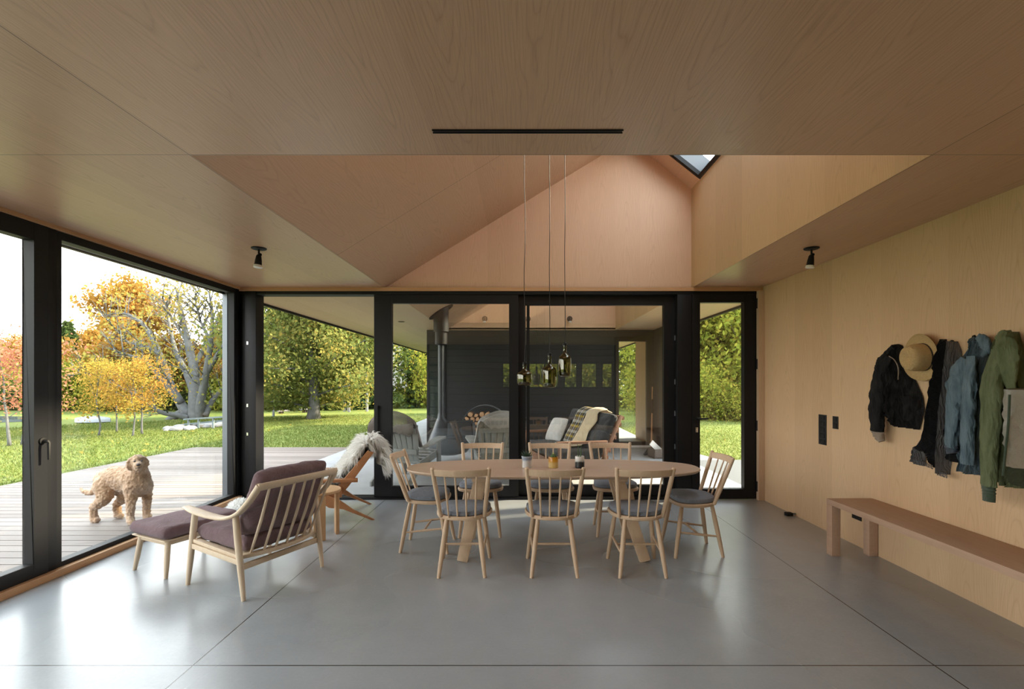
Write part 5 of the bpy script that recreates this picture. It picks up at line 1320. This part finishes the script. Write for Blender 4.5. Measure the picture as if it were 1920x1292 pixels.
# boat, rail, stones, far furniture
x, y = gp(174, 792); t = thing('rowing_boat', 'small pale upturned rowing boat on the grass by the pond', 'boat', (x, y, -.2), .1)
m = MB(); rings = []
for i in range(13):
    u = -1+2*i/12; w_ = .36*(1-abs(u)**2.6)+.02; h_ = .22*(1-.35*abs(u)**2)
    rings.append([V((.66*u, w_*math.cos(math.pi*k/10), h_*math.sin(math.pi*k/10)**.7)) for k in range(11)])
m.loft(rings).build('hull', plain('pale_hull', (.22,.24,.26), .5), t)
MB().tube([V((.66*(-.95+1.9*i/10),0,.225*(1-.35*abs(-.95+1.9*i/10)**2))) for i in range(11)], .014, 6).build('keel', M['stone'], t)
RYD = 16.5; t = thing('footbridge_rail', 'weathered grey timber rail above the pale stones by the old tree', 'railing', tuple(P(353,806,RYD)))
o_ = P(353,806,RYD); M['rail'] = plain('grey_rail_timber', (.15,.185,.20), .8, var=.2)
for px in (353.5, 372.5, 400, 436): 
    a = P(px, 803-(px-353)*.06, RYD)-o_; MB().beam((a.x,0,-.12), (a.x,0,a.z+.30), .05, .06, up=(0,1,0)).build('post', M['rail'], t)
a = P(345,786.5,RYD)-o_; b = P(445,780,RYD)-o_; MB().beam(a, b, .09, .05).build('top_rail', M['rail'], t)
a = P(343,796,RYD+.3)-o_; b = P(445,786,RYD+.3)-o_; MB().beam(a, b, .12, .05).build('deck_board', M['rail'], t)
rnd = random.Random(21); sm_ = []
for k in range(3):
    mb = MB().ball((0,0,0), 1, 12, 8); mb.v = [tuple(V(p)*(1+.28*noise.noise(V(p)*1.5+V((k*7,0,0))))) for p in mb.v]; sm_.append(mb.mesh('stone_%d' % k, M['stone'], sharp=180))
for i in range(64):
    u = rnd.random(); px = 312+u*130; p = G(px, 809-14*u+rnd.uniform(-3,2.5), -.20); r_ = rnd.uniform(.06,.15)
    o = link('stone', rnd.choice(sm_), None, (p.x, p.y, -.20+r_*.35)); o.scale = (r_*1.4, r_*1.1, r_*.7); o.rotation_euler = (0,0,rnd.uniform(0,6)); tag(o, 'pale stone in the low heap by the timber rail', 'stone', 'pale stones by the timber rail')
M['lawn_furn'] = plain('blue_grey_paint', (.11,.135,.16), .7)
p = gp(643, 769); t = thing('lawn_chair', 'small grey wooden chair at the edge of the woods beyond the maple', 'chair', (p[0], p[1], -.2), .3)
MB().box(-.28,.28,-.26,.28,.36,.40).build('seat', M['lawn_furn'], t); MB().prism([V((-.28,.26,.38)),V((.28,.26,.38)),V((.28,.42,.95)),V((-.28,.42,.95))], (0,.04,0)).build('backrest', M['lawn_furn'], t)
for sx in (-1,1):
    for yy in (-.24,.26): MB().box(.26*sx-.03,.26*sx+.03,yy-.03,yy+.03,0,.36).build('leg', M['lawn_furn'], t)
p = gp(655, 774); t = thing('bird_feeder', 'dark feeder box on a pale post beside the grey lawn chair', 'bird feeder', (p[0], p[1], -.2))
MB().beam((0,0,0),(0,0,.75),.07,.07).build('post', M['stone'], t); MB().box(-.16,.16,-.14,.14,.75,1.0).prism([V((-.2,-.18,1.0)),V((.2,-.18,1.0)),V((0,-.18,1.12))], (0,.36,0)).build('box', plain('blue_black_paint', (.03,.035,.06), .6), t)
p = gp(490, 782); t = thing('picnic_table', 'blue-grey garden table at the edge of the lawn by the door post', 'table', (p[0], p[1], -.2), .4)
MB().box(-.7,.7,-.4,.4,.68,.73).build('tabletop', M['lawn_furn'], t)
for sx in (-1,1): MB().beam((.5*sx,-.35,0),(.5*sx,.0,.7),.05,.07).beam((.5*sx,.35,0),(.5*sx,0,.7),.05,.07).build('leg', M['lawn_furn'], t)
a, b = P(520,771,24.5), P(578,767,25.5); t = thing('plank_bench', 'long pale plank bench lying beyond the lone maple', 'bench', (a.x, a.y, -.2)); MB().beam((0,0,a.z+.2),(b.x-a.x,b.y-a.y,b.z+.2),.28,.06).build('plank', plain('pale_plank', (.2,.19,.19), .8), t)
for q in (.12,.88): c_ = (b-a)*q; MB().box(c_.x-.08,c_.x+.08,c_.y-.1,c_.y+.1,0,a.z+.18).build('support', M['bark_dark'], t)
# fallen leaves and grass
rs = np.random.RandomState(5); n = 900; x = rs.uniform(-26,9,n); y = rs.uniform(9.5,30,n); keep = ~((x > -7.5) & (x < 4.5) & (y < 19)); C = np.stack([x[keep], y[keep], np.full(keep.sum(), -.165)], 1)
fl_ = link('fallen_leaves', leaf_mesh('fallen_leaves', C, .042, L['gold'], rs)); tag(fl_, 'yellow fallen leaves scattered over the green lawn', 'leaves', kind='stuff')
n = 150000; rs = np.random.RandomState(6)
rr = rs.rand(n)**.8; th_ = rs.uniform(R(52), R(146), n); rad = 8.5+rr*16
x = rad*np.cos(th_); y = rad*np.sin(th_); keep = ~((x > -7.3) & (x < 3.1) & (y < 10.7)) & ~((x > -3.8) & (x < 3.1) & (y < 19.2)) & ~((x > 3) & (x < 7.2) & (y < 9.0)) & (y > 4) & ~((x+28.5)**2/66+(y-19.5)**2/7 < 1.05) & ((x < -2) | (x > 2.8)); x = x[keep]; y = y[keep]; n = len(x)
a = rs.uniform(0,6.28,n); hgt = rs.uniform(.01,.045,n)*(1+rad[keep]/40); wd_ = .008+rad[keep]*.0006; z0 = np.full(n, -.215)
X = np.stack([np.stack([x-np.cos(a)*wd_, y-np.sin(a)*wd_, z0],1), np.stack([x+np.cos(a)*wd_, y+np.sin(a)*wd_, z0],1), np.stack([x+rs.normal(size=n)*.03, y+rs.normal(size=n)*.03, z0+.02+hgt],1)],1).reshape(-1,3).astype(np.float32)
me = bpy.data.meshes.new('grass'); me.vertices.add(3*n); me.vertices.foreach_set('co', X.ravel()); me.loops.add(3*n); me.loops.foreach_set('vertex_index', np.arange(3*n,dtype=np.int32)); me.polygons.add(n); me.polygons.foreach_set('loop_start', np.arange(0,3*n,3,dtype=np.int32)); me.update(calc_edges=True); me.materials.append(M['blades'])
gr = link('grass', me); tag(gr, 'short green grass of the lawn round the house', 'grass', kind='stuff')
